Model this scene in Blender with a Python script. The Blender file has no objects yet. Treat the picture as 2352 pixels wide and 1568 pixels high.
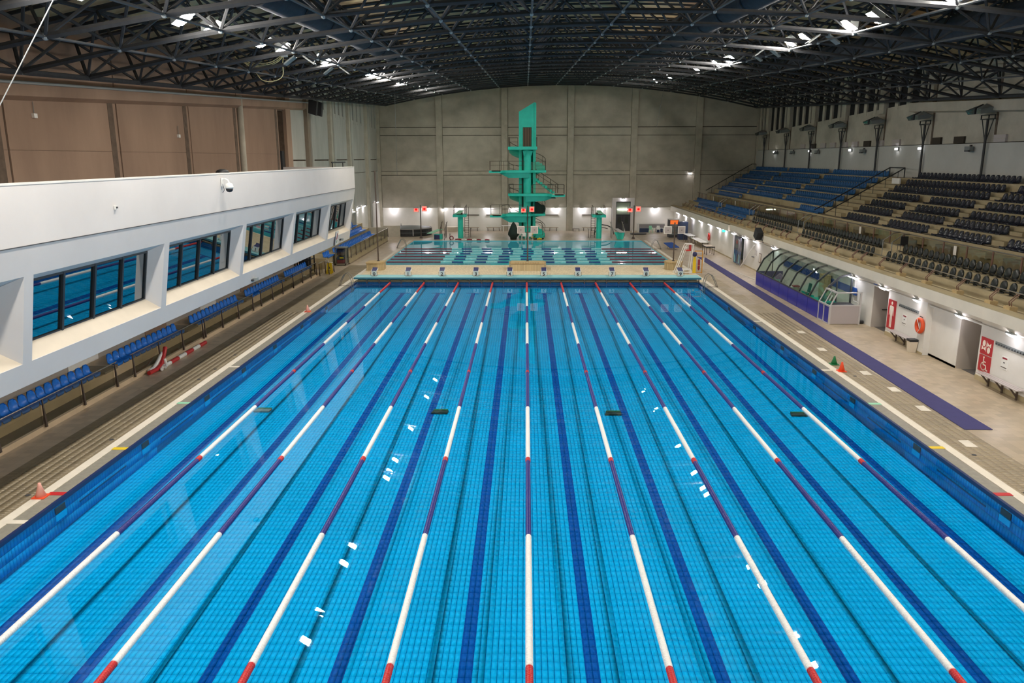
import bpy, bmesh, math, random
import numpy as np
from mathutils import Vector, Matrix
random.seed(7)
SC = bpy.context.scene
COL = SC.collection
PI = math.pi

# ------------------------------------------------------------------ camera
cam_data = bpy.data.cameras.new('camera')
cam = bpy.data.objects.new('camera', cam_data)
COL.objects.link(cam)
SC.camera = cam
cam_data.sensor_width = 36.0
cam_data.lens = 1803.98 * 36.0 / 2352.0
cam_data.clip_end = 400
cam_data.clip_start = 0.1
def camera_matrix(pitch, yaw, roll, loc):
    cy, sy, cp, sp = math.cos(yaw), math.sin(yaw), math.cos(pitch), math.sin(pitch)
    fwd = Vector((sy*cp, cy*cp, -sp)); right = Vector((cy, -sy, 0)); up = right.cross(fwd)
    c, s = math.cos(roll), math.sin(roll)
    r2 = c*right + s*up; u2 = -s*right + c*up
    m = Matrix((r2, u2, -fwd)).transposed().to_4x4()
    m.translation = loc
    return m
cam.matrix_world = camera_matrix(0.22933, -0.017735, -0.001885, Vector((-0.08, -57.37, 8.844)))

# ------------------------------------------------------------------ world, exposure
w = bpy.data.worlds.new('world'); SC.world = w; w.use_nodes = True
bg = w.node_tree.nodes['Background']
bg.inputs[0].default_value = (0.5, 0.6, 0.7, 1); bg.inputs[1].default_value = 0.02
SC.view_settings.view_transform = 'Standard'
SC.view_settings.look = 'None'
SC.view_settings.gamma = 1
SC.view_settings.use_curve_mapping = False
SC.view_settings.exposure = 1.9
SC.cycles.caustics_reflective = False
SC.cycles.caustics_refractive = False
SC.cycles.max_bounces = 8
SC.cycles.diffuse_bounces = 6
SC.cycles.glossy_bounces = 3
SC.cycles.transparent_max_bounces = 12
SC.cycles.sample_clamp_indirect = 6
LAMP_STRENGTH = 165.0      # roof floodlight lenses
WALL_LAMP_STRENGTH = 18.0  # small wall lamps

# ------------------------------------------------------------------ materials
def lin(v):
    v = v/255.0
    return v/12.92 if v <= 0.04045 else ((v+0.055)/1.055)**2.4
def rgb(r, g, b): return (lin(r), lin(g), lin(b), 1)
MATS = {}
def mat(name, c, rough=0.6, metal=0.0, var=0.0, scale=3.0, bump=0.0, bscale=20.0, c2=None, spec=0.5, stretch=None, emit=None, estr=0.0, coat=0.0):
    m = bpy.data.materials.new(name); m.use_nodes = True; MATS[name] = m
    nt = m.node_tree; b = nt.nodes['Principled BSDF']
    b.inputs['Base Color'].default_value = rgb(*c)
    b.inputs['Roughness'].default_value = rough
    b.inputs['Metallic'].default_value = metal
    b.inputs['Specular IOR Level'].default_value = spec
    if coat: b.inputs['Coat Weight'].default_value = coat
    if emit:
        b.inputs['Emission Color'].default_value = rgb(*emit); b.inputs['Emission Strength'].default_value = estr
    if var or bump or c2:
        tc = nt.nodes.new('ShaderNodeTexCoord')
        mp = nt.nodes.new('ShaderNodeMapping'); nt.links.new(tc.outputs['Object'], mp.inputs[0])
        if stretch: mp.inputs['Scale'].default_value = stretch
    if var or c2:
        n = nt.nodes.new('ShaderNodeTexNoise'); n.inputs['Scale'].default_value = scale; n.inputs['Detail'].default_value = 6
        n.inputs['Roughness'].default_value = 0.6
        nt.links.new(mp.outputs[0], n.inputs['Vector'])
        r = nt.nodes.new('ShaderNodeMapRange'); r.inputs[1].default_value = 0.32; r.inputs[2].default_value = 0.68
        nt.links.new(n.outputs[0], r.inputs[0])
        mx = nt.nodes.new('ShaderNodeMix'); mx.data_type = 'RGBA'
        nt.links.new(r.outputs[0], mx.inputs[0])
        cc = c2 if c2 else tuple(max(0, x*(1-var)) for x in c)
        mx.inputs[6].default_value = rgb(*c); mx.inputs[7].default_value = rgb(*cc)
        nt.links.new(mx.outputs[2], b.inputs['Base Color'])
    if bump:
        n2 = nt.nodes.new('ShaderNodeTexNoise'); n2.inputs['Scale'].default_value = bscale; n2.inputs['Detail'].default_value = 4
        nt.links.new(mp.outputs[0], n2.inputs['Vector'])
        bp = nt.nodes.new('ShaderNodeBump'); bp.inputs['Strength'].default_value = bump; bp.inputs['Distance'].default_value = 0.02
        nt.links.new(n2.outputs[0], bp.inputs['Height']); nt.links.new(bp.outputs[0], b.inputs['Normal'])
    return m
def emitter(name, c, s):
    m = bpy.data.materials.new(name); m.use_nodes = True; nt = m.node_tree
    nt.nodes.remove(nt.nodes['Principled BSDF'])
    e = nt.nodes.new('ShaderNodeEmission'); e.inputs[0].default_value = rgb(*c); e.inputs[1].default_value = s
    nt.links.new(e.outputs[0], nt.nodes['Material Output'].inputs[0]); MATS[name] = m
    return m
def clear(name, tint, ior=1.5, refl=None, rough=0.0, bump=0.0, bscale=1.0):
    """glass / water: mirror reflection by Fresnel over a clear body."""
    m = bpy.data.materials.new(name); m.use_nodes = True; nt = m.node_tree; MATS[name] = m
    nt.nodes.remove(nt.nodes['Principled BSDF'])
    t = nt.nodes.new('ShaderNodeBsdfTransparent'); t.inputs[0].default_value = rgb(*tint)
    g = nt.nodes.new('ShaderNodeBsdfGlossy'); g.inputs['Roughness'].default_value = rough
    mx = nt.nodes.new('ShaderNodeMixShader')
    if refl is None:
        f = nt.nodes.new('ShaderNodeFresnel')
        # the same reflectance from both sides of the sheet (the node turns the index round on back faces)
        ge = nt.nodes.new('ShaderNodeNewGeometry'); iv = nt.nodes.new('ShaderNodeMix')
        iv.inputs[2].default_value = ior; iv.inputs[3].default_value = 1.0/ior
        nt.links.new(ge.outputs['Backfacing'], iv.inputs[0]); nt.links.new(iv.outputs[0], f.inputs[0])
        nt.links.new(f.outputs[0], mx.inputs[0])
    else:
        f = nt.nodes.new('ShaderNodeLayerWeight'); f.inputs[0].default_value = 0.3
        r = nt.nodes.new('ShaderNodeMapRange'); r.inputs[3].default_value = refl[0]; r.inputs[4].default_value = refl[1]
        nt.links.new(f.outputs['Facing'], r.inputs[0]); nt.links.new(r.outputs[0], mx.inputs[0])
    if bump:
        tc = nt.nodes.new('ShaderNodeTexCoord')
        n2 = nt.nodes.new('ShaderNodeTexNoise'); n2.inputs['Scale'].default_value = bscale; n2.inputs['Detail'].default_value = 2
        nt.links.new(tc.outputs['Object'], n2.inputs['Vector'])
        bp = nt.nodes.new('ShaderNodeBump'); bp.inputs['Strength'].default_value = bump; bp.inputs['Distance'].default_value = 0.01
        nt.links.new(n2.outputs[0], bp.inputs['Height']); nt.links.new(bp.outputs[0], g.inputs['Normal'])
        if refl is None: nt.links.new(bp.outputs[0], f.inputs['Normal'])
    nt.links.new(t.outputs[0], mx.inputs[1]); nt.links.new(g.outputs[0], mx.inputs[2])
    nt.links.new(mx.outputs[0], nt.nodes['Material Output'].inputs[0])
    return m
def tilemat(name, c, grout, tw, th, rough=0.35, rough2=None, var=0.1, mortar=0.012, axis='xy', bump=0.3, patch=None, offset=0.0):
    """rectangular tiles in the object's own metres."""
    m = bpy.data.materials.new(name); m.use_nodes = True; nt = m.node_tree; MATS[name] = m
    b = nt.nodes['Principled BSDF']
    tc = nt.nodes.new('ShaderNodeTexCoord')
    src = tc.outputs['Object']
    if axis != 'xy':
        sp = nt.nodes.new('ShaderNodeSeparateXYZ'); cb = nt.nodes.new('ShaderNodeCombineXYZ')
        nt.links.new(src, sp.inputs[0])
        nt.links.new(sp.outputs['XYZ'.index(axis[0].upper())], cb.inputs[0]); nt.links.new(sp.outputs['XYZ'.index(axis[1].upper())], cb.inputs[1])
        src = cb.outputs[0]
    br = nt.nodes.new('ShaderNodeTexBrick'); nt.links.new(src, br.inputs['Vector'])
    br.offset = offset; br.squash = 1.0
    br.inputs['Scale'].default_value = 1.0
    br.inputs['Brick Width'].default_value = tw; br.inputs['Row Height'].default_value = th
    br.inputs['Mortar Size'].default_value = mortar; br.inputs['Mortar Smooth'].default_value = 0.2
    br.inputs['Color1'].default_value = rgb(*c); br.inputs['Color2'].default_value = rgb(*[x*(1-var) for x in c])
    br.inputs['Mortar'].default_value = rgb(*grout)
    n = nt.nodes.new('ShaderNodeTexNoise'); n.inputs['Scale'].default_value = 0.45; n.inputs['Detail'].default_value = 5
    nt.links.new(src, n.inputs['Vector'])
    mx = nt.nodes.new('ShaderNodeMix'); mx.data_type = 'RGBA'; mx.blend_type = 'MULTIPLY'; mx.inputs[0].default_value = 1.0
    r = nt.nodes.new('ShaderNodeMapRange'); r.inputs[1].default_value = 0.3; r.inputs[2].default_value = 0.7; r.inputs[3].default_value = 1 - (patch or 0.07); r.inputs[4].default_value = 1.0
    nt.links.new(n.outputs[0], r.inputs[0]); nt.links.new(br.outputs['Color'], mx.inputs[6]); nt.links.new(r.outputs[0], mx.inputs[7])
    nt.links.new(mx.outputs[2], b.inputs['Base Color'])
    if rough2 is None: b.inputs['Roughness'].default_value = rough
    else:
        n3 = nt.nodes.new('ShaderNodeTexNoise'); n3.inputs['Scale'].default_value = 0.6; n3.inputs['Detail'].default_value = 3
        nt.links.new(src, n3.inputs['Vector'])
        r3 = nt.nodes.new('ShaderNodeMapRange'); r3.inputs[1].default_value = 0.35; r3.inputs[2].default_value = 0.65
        r3.inputs[3].default_value = rough; r3.inputs[4].default_value = rough2
        nt.links.new(n3.outputs[0], r3.inputs[0]); nt.links.new(r3.outputs[0], b.inputs['Roughness'])
    if bump:
        bp = nt.nodes.new('ShaderNodeBump'); bp.inputs['Strength'].default_value = bump; bp.inputs['Distance'].default_value = 0.004; bp.invert = True
        nt.links.new(br.outputs['Fac'], bp.inputs['Height']); nt.links.new(bp.outputs[0], b.inputs['Normal'])
    return m

mat('white_wall', (226, 224, 218), 0.75, var=0.05, scale=0.6)
mat('gallery_white', (214, 210, 207), 0.6, var=0.03, scale=0.5, bump=0.05, bscale=2)
mat('gallery_cream', (216, 205, 186), 0.6, var=0.05, scale=0.8)
mat('concrete_brown', (166, 140, 120), 0.95, scale=0.4, c2=(144, 120, 102), stretch=(1, 1, 0.3), bump=0.15, bscale=3)
mat('concrete_dark_joint', (112, 96, 82), 0.95, var=0.2, scale=3)
mat('concrete_grey', (190, 190, 182), 0.9, scale=0.8, c2=(170, 170, 162), stretch=(1, 1, 0.3), bump=0.2, bscale=6)
mat('concrete_back', (196, 190, 174), 0.92, scale=0.45, c2=(166, 160, 146), stretch=(1, 1, 1.2), bump=0.3, bscale=5)
mat('concrete_pilaster', (196, 190, 174), 0.9, scale=1.0, c2=(172, 166, 150), bump=0.2, bscale=5)
mat('dado_white', (246, 244, 238), 0.7, scale=0.5, c2=(234, 232, 224))
mat('joint_dark', (60, 54, 46), 0.95)
mat('dark_void', (24, 24, 26), 0.9)
mat('steel_black', (68, 69, 71), 0.85, var=0.1, scale=5, spec=0.15)
mat('steel_line', (90, 91, 92), 0.7, var=0.1, scale=5, spec=0.2)
mat('node_grey', (150, 156, 156), 0.4)
mat('roof_panel', (228, 210, 160), 0.85, scale=0.7, c2=(190, 146, 108))
mat('duct_blue', (50, 58, 68), 0.7, var=0.2, scale=4, spec=0.2)
mat('stand_concrete', (182, 168, 134), 0.85, scale=0.9, c2=(166, 152, 120), bump=0.15, bscale=8)
mat('stand_tread', (146, 134, 112), 0.85, scale=0.9, c2=(126, 114, 94))
mat('fascia', (222, 216, 202), 0.7, var=0.05, scale=0.8)
mat('block_tan', (196, 172, 126), 0.8, var=0.1, scale=6, bump=0.2)
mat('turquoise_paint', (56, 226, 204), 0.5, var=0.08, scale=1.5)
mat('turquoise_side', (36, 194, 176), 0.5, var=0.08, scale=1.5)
mat('platform_turquoise', (146, 208, 214), 0.45, var=0.06, scale=2)
mat('platform_edge', (62, 124, 138), 0.5)
mat('band_white', (192, 192, 186), 0.75, var=0.05, scale=0.6)
mat('kerb_beige', (220, 198, 166), 0.8, var=0.06, scale=1.2)
mat('stainless', (170, 168, 162), 0.28, metal=0.9)
mat('rail_brown', (92, 80, 72), 0.45, metal=0.2)
mat('rail_dark', (48, 50, 52), 0.45, metal=0.3)
mat('rail_rust', (116, 84, 70), 0.6)
mat('seat_blue', (18, 124, 232), 0.32, var=0.1, scale=4)
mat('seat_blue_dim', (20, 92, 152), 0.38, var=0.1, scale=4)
mat('seat_navy', (34, 38, 54), 0.22, var=0.1, scale=4)
mat('seat_green', (28, 33, 32), 0.25, var=0.1, scale=4)
mat('bracket_grey', (70, 72, 76), 0.5)
mat('frame_dark', (50, 54, 58), 0.45)
mat('mat_navy', (58, 56, 110), 0.85, var=0.06, scale=3, bump=0.1, bscale=60)
mat('panel_blue', (34, 40, 168), 0.3, var=0.08, scale=1.5)
mat('panel_blue_dark', (26, 26, 118), 0.3)
mat('booth_grey', (176, 168, 166), 0.5)
mat('booth_frame', (190, 188, 186), 0.4)
mat('sign_red', (178, 38, 46), 0.5)
mat('sign_white', (238, 226, 214), 0.5)
mat('orange', (226, 84, 40), 0.45)
mat('cone_orange', (238, 84, 44), 0.5)
mat('cone_green', (28, 122, 70), 0.5)
mat('cone_pink', (240, 176, 160), 0.5)
mat('red_plastic', (200, 52, 44), 0.4)
mat('red_rope', (196, 44, 48), 0.4)
mat('white_float', (240, 240, 238), 0.4)
mat('navy_float', (44, 46, 128), 0.4)
mat('light_float', (160, 224, 226), 0.4)
mat('stripe_white', (230, 222, 206), 0.6, var=0.05, scale=3)
mat('grate_grey', (150, 146, 134), 0.5, var=0.1, scale=6)
mat('coping_navy', (24, 44, 92), 0.4)
mat('black_plastic', (30, 31, 34), 0.5)
mat('dark_grey', (64, 66, 70), 0.6)
mat('cover_grey', (120, 126, 126), 0.5)
mat('white_plastic', (232, 232, 228), 0.45)
mat('navy_top', (46, 50, 96), 0.6)
mat('number_black', (22, 24, 30), 0.6)
mat('cabinet_blue', (44, 62, 96), 0.4)
mat('yellow', (232, 200, 34), 0.5)
mat('rack_orange', (214, 152, 52), 0.5)
mat('maroon', (140, 36, 54), 0.45)
mat('dark_green', (34, 52, 44), 0.8, var=0.2, scale=3)
mat('door_brown', (92, 74, 62), 0.6)
mat('net_grey', (150, 146, 150), 0.8)
mat('mint', (150, 214, 180), 0.5)
mat('wood_bench', (170, 156, 134), 0.6)
mat('picture_paper', (222, 216, 204), 0.6)
mat('frame_brown', (92, 60, 50), 0.5)
mat('poster_blue', (52, 112, 176), 0.5, scale=3, c2=(20, 34, 66))
mat('poster_dark', (40, 40, 70), 0.5, scale=4, c2=(120, 120, 132))
mat('room_wall', (176, 168, 158), 0.8)
mat('room_floor_dark', (92, 88, 84), 0.7)
mat('blue_sign', (28, 74, 150), 0.5)
mat('interior_dark', (120, 128, 128), 0.8)
mat('interior_light', (150, 150, 140), 0.8)
mat('cable_cream', (226, 214, 160), 0.6)
mat('speaker_black', (34, 35, 38), 0.6)
mat('orange_glow_wall', (220, 160, 90), 0.7)
clear('water', (228, 250, 255), 1.33, bump=0.012, bscale=0.6)
clear('window_glass', (150, 190, 195), refl=(0.27, 0.65))
clear('clear_glass', (243, 250, 247), refl=(0.04, 0.3))
clear('rail_glass', (236, 236, 230), refl=(0.02, 0.12))
emitter('flood_lens', (255, 247, 236), LAMP_STRENGTH)
emitter('small_lens', (250, 250, 255), 3.5)
emitter('wall_lens', (252, 246, 255), WALL_LAMP_STRENGTH)
emitter('tube_light', (255, 250, 238), 8)
emitter('led_red', (250, 20, 24), .5)
emitter('led_red_bright', (255, 120, 104), .42)
emitter('screen_orange', (230, 110, 50), .3)
emitter('lit_orange', (255, 178, 80), .4)
emitter('exit_green', (80, 220, 190), .5)
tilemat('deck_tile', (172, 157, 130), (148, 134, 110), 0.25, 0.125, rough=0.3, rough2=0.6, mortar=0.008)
tilemat('deck_tile_left_dimmed', (146, 133, 108), (120, 108, 86), 0.25, 0.125, rough=0.35, rough2=0.6, mortar=0.008)  # the right strip's tile, darkened so the left side reads less lit
tilemat('deck_fine', (182, 166, 140), (164, 148, 122), 0.3, 0.3, rough=0.38, rough2=0.5, mortar=0.006, bump=0.1)
tilemat('deck_dark', (204, 188, 166), (180, 165, 144), 0.3, 0.3, rough=0.32, rough2=0.4, mortar=0.006, bump=0.1)
tilemat('deck_centre', (238, 222, 188), (200, 184, 152), 0.125, 0.25, rough=0.35, rough2=0.6, mortar=0.01)
tilemat('planter_tile', (196, 176, 134), (160, 142, 104), 0.125, 0.5, rough=0.5, mortar=0.012, axis='xz')
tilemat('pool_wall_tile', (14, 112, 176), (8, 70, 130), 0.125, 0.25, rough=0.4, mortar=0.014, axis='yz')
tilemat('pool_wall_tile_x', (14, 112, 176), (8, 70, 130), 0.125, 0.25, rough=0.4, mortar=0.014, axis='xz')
tilemat('dive_floor', (120, 236, 250), (96, 210, 232), 0.25, 0.25, rough=0.5, mortar=0.012)
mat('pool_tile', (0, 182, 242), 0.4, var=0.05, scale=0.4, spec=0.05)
mat('pool_grout', (0, 118, 184), 0.7, spec=0.05)
mat('lane_tile', (0, 90, 180), 0.4, var=0.06, scale=0.6, spec=0.05)
mat('lane_edge', (0, 66, 150), 0.5, spec=0.05)
mat('pool_mark', (0, 70, 120), 0.5)

# ------------------------------------------------------------------ mesh helpers
class MB:
    def __init__(s): s.v = []; s.f = []; s.mi = []; s.mats = []
    def _m(s, m):
        if m not in s.mats: s.mats.append(m)
        return s.mats.index(m)
    def add(s, vs, fs, m=None):
        o = len(s.v); s.v += [tuple(v) for v in vs]; s.f += [tuple(i+o for i in f) for f in fs]
        k = s._m(m) if m else 0
        s.mi += [k]*len(fs); return s
    def box(s, x0, x1, y0, y1, z0, z1, m=None):
        if x0 > x1: x0, x1 = x1, x0
        if y0 > y1: y0, y1 = y1, y0
        if z0 > z1: z0, z1 = z1, z0
        vs = [(x0,y0,z0),(x1,y0,z0),(x1,y1,z0),(x0,y1,z0),(x0,y0,z1),(x1,y0,z1),(x1,y1,z1),(x0,y1,z1)]
        return s.add(vs, [(0,3,2,1),(4,5,6,7),(0,1,5,4),(1,2,6,5),(2,3,7,6),(3,0,4,7)], m)
    def quad(s, a, b, c, d, m=None): return s.add([a,b,c,d], [(0,1,2,3)], m)
    def slab(s, pts, h, m=None):
        """polygon pts (list of xyz) thickened by vector h."""
        n = len(pts); h = Vector(h)
        vs = [Vector(p) for p in pts] + [Vector(p)+h for p in pts]
        fs = [tuple(reversed(range(n))), tuple(range(n, 2*n))] + [(i, (i+1)%n, n+(i+1)%n, n+i) for i in range(n)]
        return s.add(vs, fs, m)
    def rod(s, a, b, r, n=6, m=None, r2=None, caps=True):
        a = Vector(a); b = Vector(b); d = (b-a)
        if d.length < 1e-6: return s
        d.normalize(); u = d.orthogonal().normalized(); v = d.cross(u)
        if r2 is None: r2 = r
        vs = []
        for p, q in ((a, r), (b, r2)):
            for i in range(n):
                t = 2*PI*i/n; vs.append(p + q*(math.cos(t)*u + math.sin(t)*v))
        fs = [(i, (i+1)%n, n+(i+1)%n, n+i) for i in range(n)]
        if caps: fs += [tuple(reversed(range(n))), tuple(range(n, 2*n))]
        return s.add(vs, fs, m)
    def path(s, pts, r, n=6, m=None, closed=False):
        pts = [Vector(p) for p in pts]; k = len(pts); vs = []; u = None
        for i, p in enumerate(pts):
            if closed: d = pts[(i+1)%k]-pts[i-1]
            else: d = pts[min(i+1, k-1)]-pts[max(i-1, 0)]
            d.normalize()
            u = d.orthogonal().normalized() if u is None else (u - u.dot(d)*d).normalized()
            w_ = d.cross(u)
            for j in range(n):
                t = 2*PI*j/n; vs.append(p + r*(math.cos(t)*u + math.sin(t)*w_))
        fs = []
        for i in range(k if closed else k-1):
            for j in range(n):
                a0 = i*n+j; a1 = i*n+(j+1)%n; b0 = ((i+1)%k)*n+j; b1 = ((i+1)%k)*n+(j+1)%n
                fs.append((a0, a1, b1, b0))
        if not closed: fs += [tuple(reversed(range(n))), tuple(range((k-1)*n, k*n))]
        return s.add(vs, fs, m)
    def lathe(s, prof, n=16, m=None, c=(0,0,0)):
        """prof: (radius, z) pairs about the vertical through c."""
        vs = []; k = len(prof)
        for r, z in prof:
            for i in range(n):
                t = 2*PI*i/n; vs.append((c[0]+r*math.cos(t), c[1]+r*math.sin(t), c[2]+z))
        fs = [(j*n+i, j*n+(i+1)%n, (j+1)*n+(i+1)%n, (j+1)*n+i) for j in range(k-1) for i in range(n)]
        fs += [tuple(reversed(range(n))), tuple(range((k-1)*n, k*n))]
        return s.add(vs, fs, m)
    def ball(s, c, r, n=8, m=None):
        prof = [(max(1e-3, r*math.sin(PI*i/5)), -r*math.cos(PI*i/5)) for i in range(6)]
        return s.lathe(prof, n, m, c)
    def ex(s, prof, y0, y1, m=None):
        """profile of (x,z) extruded along y."""
        n = len(prof); vs = [(x,y0,z) for x,z in prof]+[(x,y1,z) for x,z in prof]
        fs = [tuple(range(n)), tuple(reversed(range(n, 2*n)))] + [(i, n+i, n+(i+1)%n, (i+1)%n) for i in range(n)]
        return s.add(vs, fs, m)
    def mesh(s, name, m=None, smooth=False):
        me = bpy.data.meshes.new(name); me.from_pydata(s.v, [], s.f)
        ms = s.mats or [m]
        for k in ms: me.materials.append(MATS[k] if isinstance(k, str) else k)
        if s.mats: me.polygons.foreach_set('material_index', s.mi)
        if smooth: me.polygons.foreach_set('use_smooth', [True]*len(me.polygons))
        me.update(); return me
def setp(o, label=None, cat=None, group=None, kind=None):
    if label: o['label'] = label
    if cat: o['category'] = cat
    if group: o['group'] = group
    if kind: o['kind'] = kind
    return o
def ob(name, me, parent=None, loc=(0,0,0), rz=0.0, **k):
    o = bpy.data.objects.new(name, me); COL.objects.link(o)
    o.location = loc; o.rotation_euler = (0, 0, rz)
    if parent: o.parent = parent
    return setp(o, **k)
def mk(name, mb, m=None, parent=None, loc=(0,0,0), rz=0.0, smooth=False, **k):
    return ob(name, mb.mesh(name, m, smooth), parent, loc, rz, **k)
def empty(name, loc=(0,0,0), rz=0.0, parent=None, **k): return ob(name, None, parent, loc, rz, **k)
def copy_thing(src, loc, rz=None, label=None, group=None):
    r = src.copy(); COL.objects.link(r); r.location = loc
    if rz is not None: r.rotation_euler = (0, 0, rz)
    if label: r['label'] = label
    if group: r['group'] = group
    for ch in list(src.children):
        c = ch.copy(); COL.objects.link(c); c.parent = r
        for g in list(ch.children):
            d = g.copy(); COL.objects.link(d); d.parent = c
    return r
def mesh_np(name, V, F, mats, mi=None):
    """V (n,3), F (m,4) numpy arrays."""
    me = bpy.data.meshes.new(name)
    me.vertices.add(len(V)); me.vertices.foreach_set('co', np.asarray(V, np.float32).ravel())
    me.loops.add(F.size); me.loops.foreach_set('vertex_index', F.ravel().astype(np.int32))
    me.polygons.add(len(F)); me.polygons.foreach_set('loop_start', np.arange(0, F.size, 4, dtype=np.int32))
    for k in mats: me.materials.append(MATS[k])
    if mi is not None: me.polygons.foreach_set('material_index', np.asarray(mi, np.int32))
    me.update(calc_edges=True); return me
ORD = ['first','second','third','fourth','fifth','sixth','seventh','eighth','ninth','tenth','eleventh','twelfth','thirteenth','fourteenth','fifteenth','sixteenth','seventeenth','eighteenth','nineteenth','twentieth','twenty-first','twenty-second','twenty-third','twenty-fourth','twenty-fifth','twenty-sixth','twenty-seventh','twenty-eighth']

# dimensions
XL, XR, YB, YN = -18.3, 28.0, 41.5, -62.0     # left wall, right upper wall, back wall, wall behind the camera
XRL = 18.35                                   # lower right wall
def roof(x, y): return 14.51 - 0.0052*(x-4.33)**2 + 0.0475*(y+18.24)
# ================================================================== STRUCTURE
# ---- deck floor
P1 = (-12.5, 12.5, -50.0, -0.5); P2 = (-12.4, 12.6, 8.9, 29.2)
fl = MB()
fl.quad((XL,YN,0),(-15.0,YN,0),(-15.0,YB,0),(XL,YB,0),'deck_dark')
fl.quad((-15.0,YN,0),(-13.25,YN,0),(-13.25,8.9,0),(-15.0,8.9,0),'deck_tile_left_dimmed')
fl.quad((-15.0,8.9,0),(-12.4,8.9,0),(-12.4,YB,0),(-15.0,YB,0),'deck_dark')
fl.quad((-13.25,YN,0),(-12.5,YN,0),(-12.5,-0.5,0),(-13.25,-0.5,0),'deck_tile_left_dimmed')
fl.quad((-13.25,-0.5,0),(13.25,-0.5,0),(13.25,8.9,0),(-13.25,8.9,0),'deck_centre')
fl.quad((12.5,YN,0),(14.3,YN,0),(14.3,-0.5,0),(12.5,-0.5,0),'deck_tile')
fl.quad((13.25,-0.5,0),(14.3,-0.5,0),(14.3,8.9,0),(13.25,8.9,0),'deck_tile')
fl.quad((14.3,YN,0),(XR,YN,0),(XR,8.9,0),(14.3,8.9,0),'deck_fine')
fl.quad((12.6,8.9,0),(XR,8.9,0),(XR,YB,0),(12.6,YB,0),'deck_fine')
fl.quad((-12.4,29.2,0),(12.6,29.2,0),(12.6,YB,0),(-12.4,YB,0),'deck_dark')
fl.quad((-12.5,YN,0),(12.5,YN,0),(12.5,-50,0),(-12.5,-50,0),'deck_tile')
floor = mk('floor', fl, kind='structure')
# raised tiles of the strips beside the pool (real joints)
def tile_field(x0, x1, y0, y1, tw, tl, z, gap, dz, pick=None):
    nx = int(round((x1-x0)/tw)); ny = int(round((y1-y0)/tl))
    X, Y = np.meshgrid(x0+tw*(np.arange(nx)+.5), y0+tl*(np.arange(ny)+.5)); X = X.ravel(); Y = Y.ravel()
    return X, Y
BX = np.array([[-1,-1,0],[1,-1,0],[1,1,0],[-1,1,0],[-1,-1,1],[1,-1,1],[1,1,1],[-1,1,1]], float)
BF = np.array([[4,5,6,7],[0,1,5,4],[1,2,6,5],[2,3,7,6],[3,0,4,7]])
def tiles_mesh(name, X, Y, tw, tl, z, dz, mats, mi):
    n = len(X); s = np.array([tw/2, tl/2, dz]); zz = z(Y) if callable(z) else np.full(n, z)
    V = (BX*s)[None] + np.stack([X, Y, zz], 1)[:, None, :]
    F = BF[None] + (8*np.arange(n))[:, None, None]
    return mesh_np(name, V.reshape(-1,3), F.reshape(-1,4), mats, np.repeat(mi, 5) if mi is not None else None)
def tile_pieces(name, parent, X, Y, tw, tl, z, dz, mats, mi, near, count=300, kindlabel=None):
    """the count tiles nearest to the camera as single pieces, the rest joined."""
    d = (X-0)**2 + (Y+57)**2 + (0 if near is None else 0)
    idx = np.argsort(d); a, b = idx[:count], idx[count:]
    me = {}
    for k in set(mi[a].tolist()):
        me[k] = tiles_mesh('tile', np.array([0.]), np.array([0.]), tw, tl, 0, dz, [mats[k]], np.array([0]))
    for i in a:
        o = bpy.data.objects.new('tile', me[int(mi[i])]); COL.objects.link(o); o.parent = parent; o.location = (X[i], Y[i], z(Y[i]) if callable(z) else z)
    o = ob(name, tiles_mesh(name, X[b], Y[b], tw, tl, z, dz, mats, mi[b]), parent); o['kind'] = 'stuff'
    return o
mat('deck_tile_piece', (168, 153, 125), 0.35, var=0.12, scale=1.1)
mat('deck_tile_piece_left_dimmed', (146, 133, 108), 0.35, var=0.12, scale=1.1)  # raised left tiles, with the same weaker light put into their colour
mat('deck_grout', (134, 118, 94), 0.8)
# left strip: seen from y=-43 on; right strip from -40
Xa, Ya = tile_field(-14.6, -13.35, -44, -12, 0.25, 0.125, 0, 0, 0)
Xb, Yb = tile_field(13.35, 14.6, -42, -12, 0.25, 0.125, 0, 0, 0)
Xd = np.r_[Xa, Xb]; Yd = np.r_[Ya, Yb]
tile_pieces('tile_rows', floor, Xd, Yd, 0.238, 0.113, 0.0, 0.006, ['deck_tile_piece', 'deck_tile_piece_left_dimmed'], (Xd < 0).astype(int), None)
# overflow channel, white line, coping
for s, nm in ((-1, 'left'), (1, 'right')):
    mk('overflow_grate', MB().box(s*12.56, s*12.95, -50, -0.5, 0, 0.012), 'grate_grey', floor)
    mk('white_line', MB().box(s*12.97, s*13.26, -50, 8.9, 0, 0.014), 'stripe_white', floor)
    mk('coping', MB().box(s*12.47, s*12.56, -50, -0.5, -0.1, 0.014), 'coping_navy', floor)
mk('white_line', MB().box(-12.9, -12.62, 10.5, 29.6, 0, 0.014), 'stripe_white', floor)
mk('white_line', MB().box(12.85, 13.15, 8.9, 29.6, 0, 0.014), 'stripe_white', floor)
mk('white_line', MB().box(-12.4, 12.6, 8.75, 8.9, 0, 0.02), 'stripe_white', floor)
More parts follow.
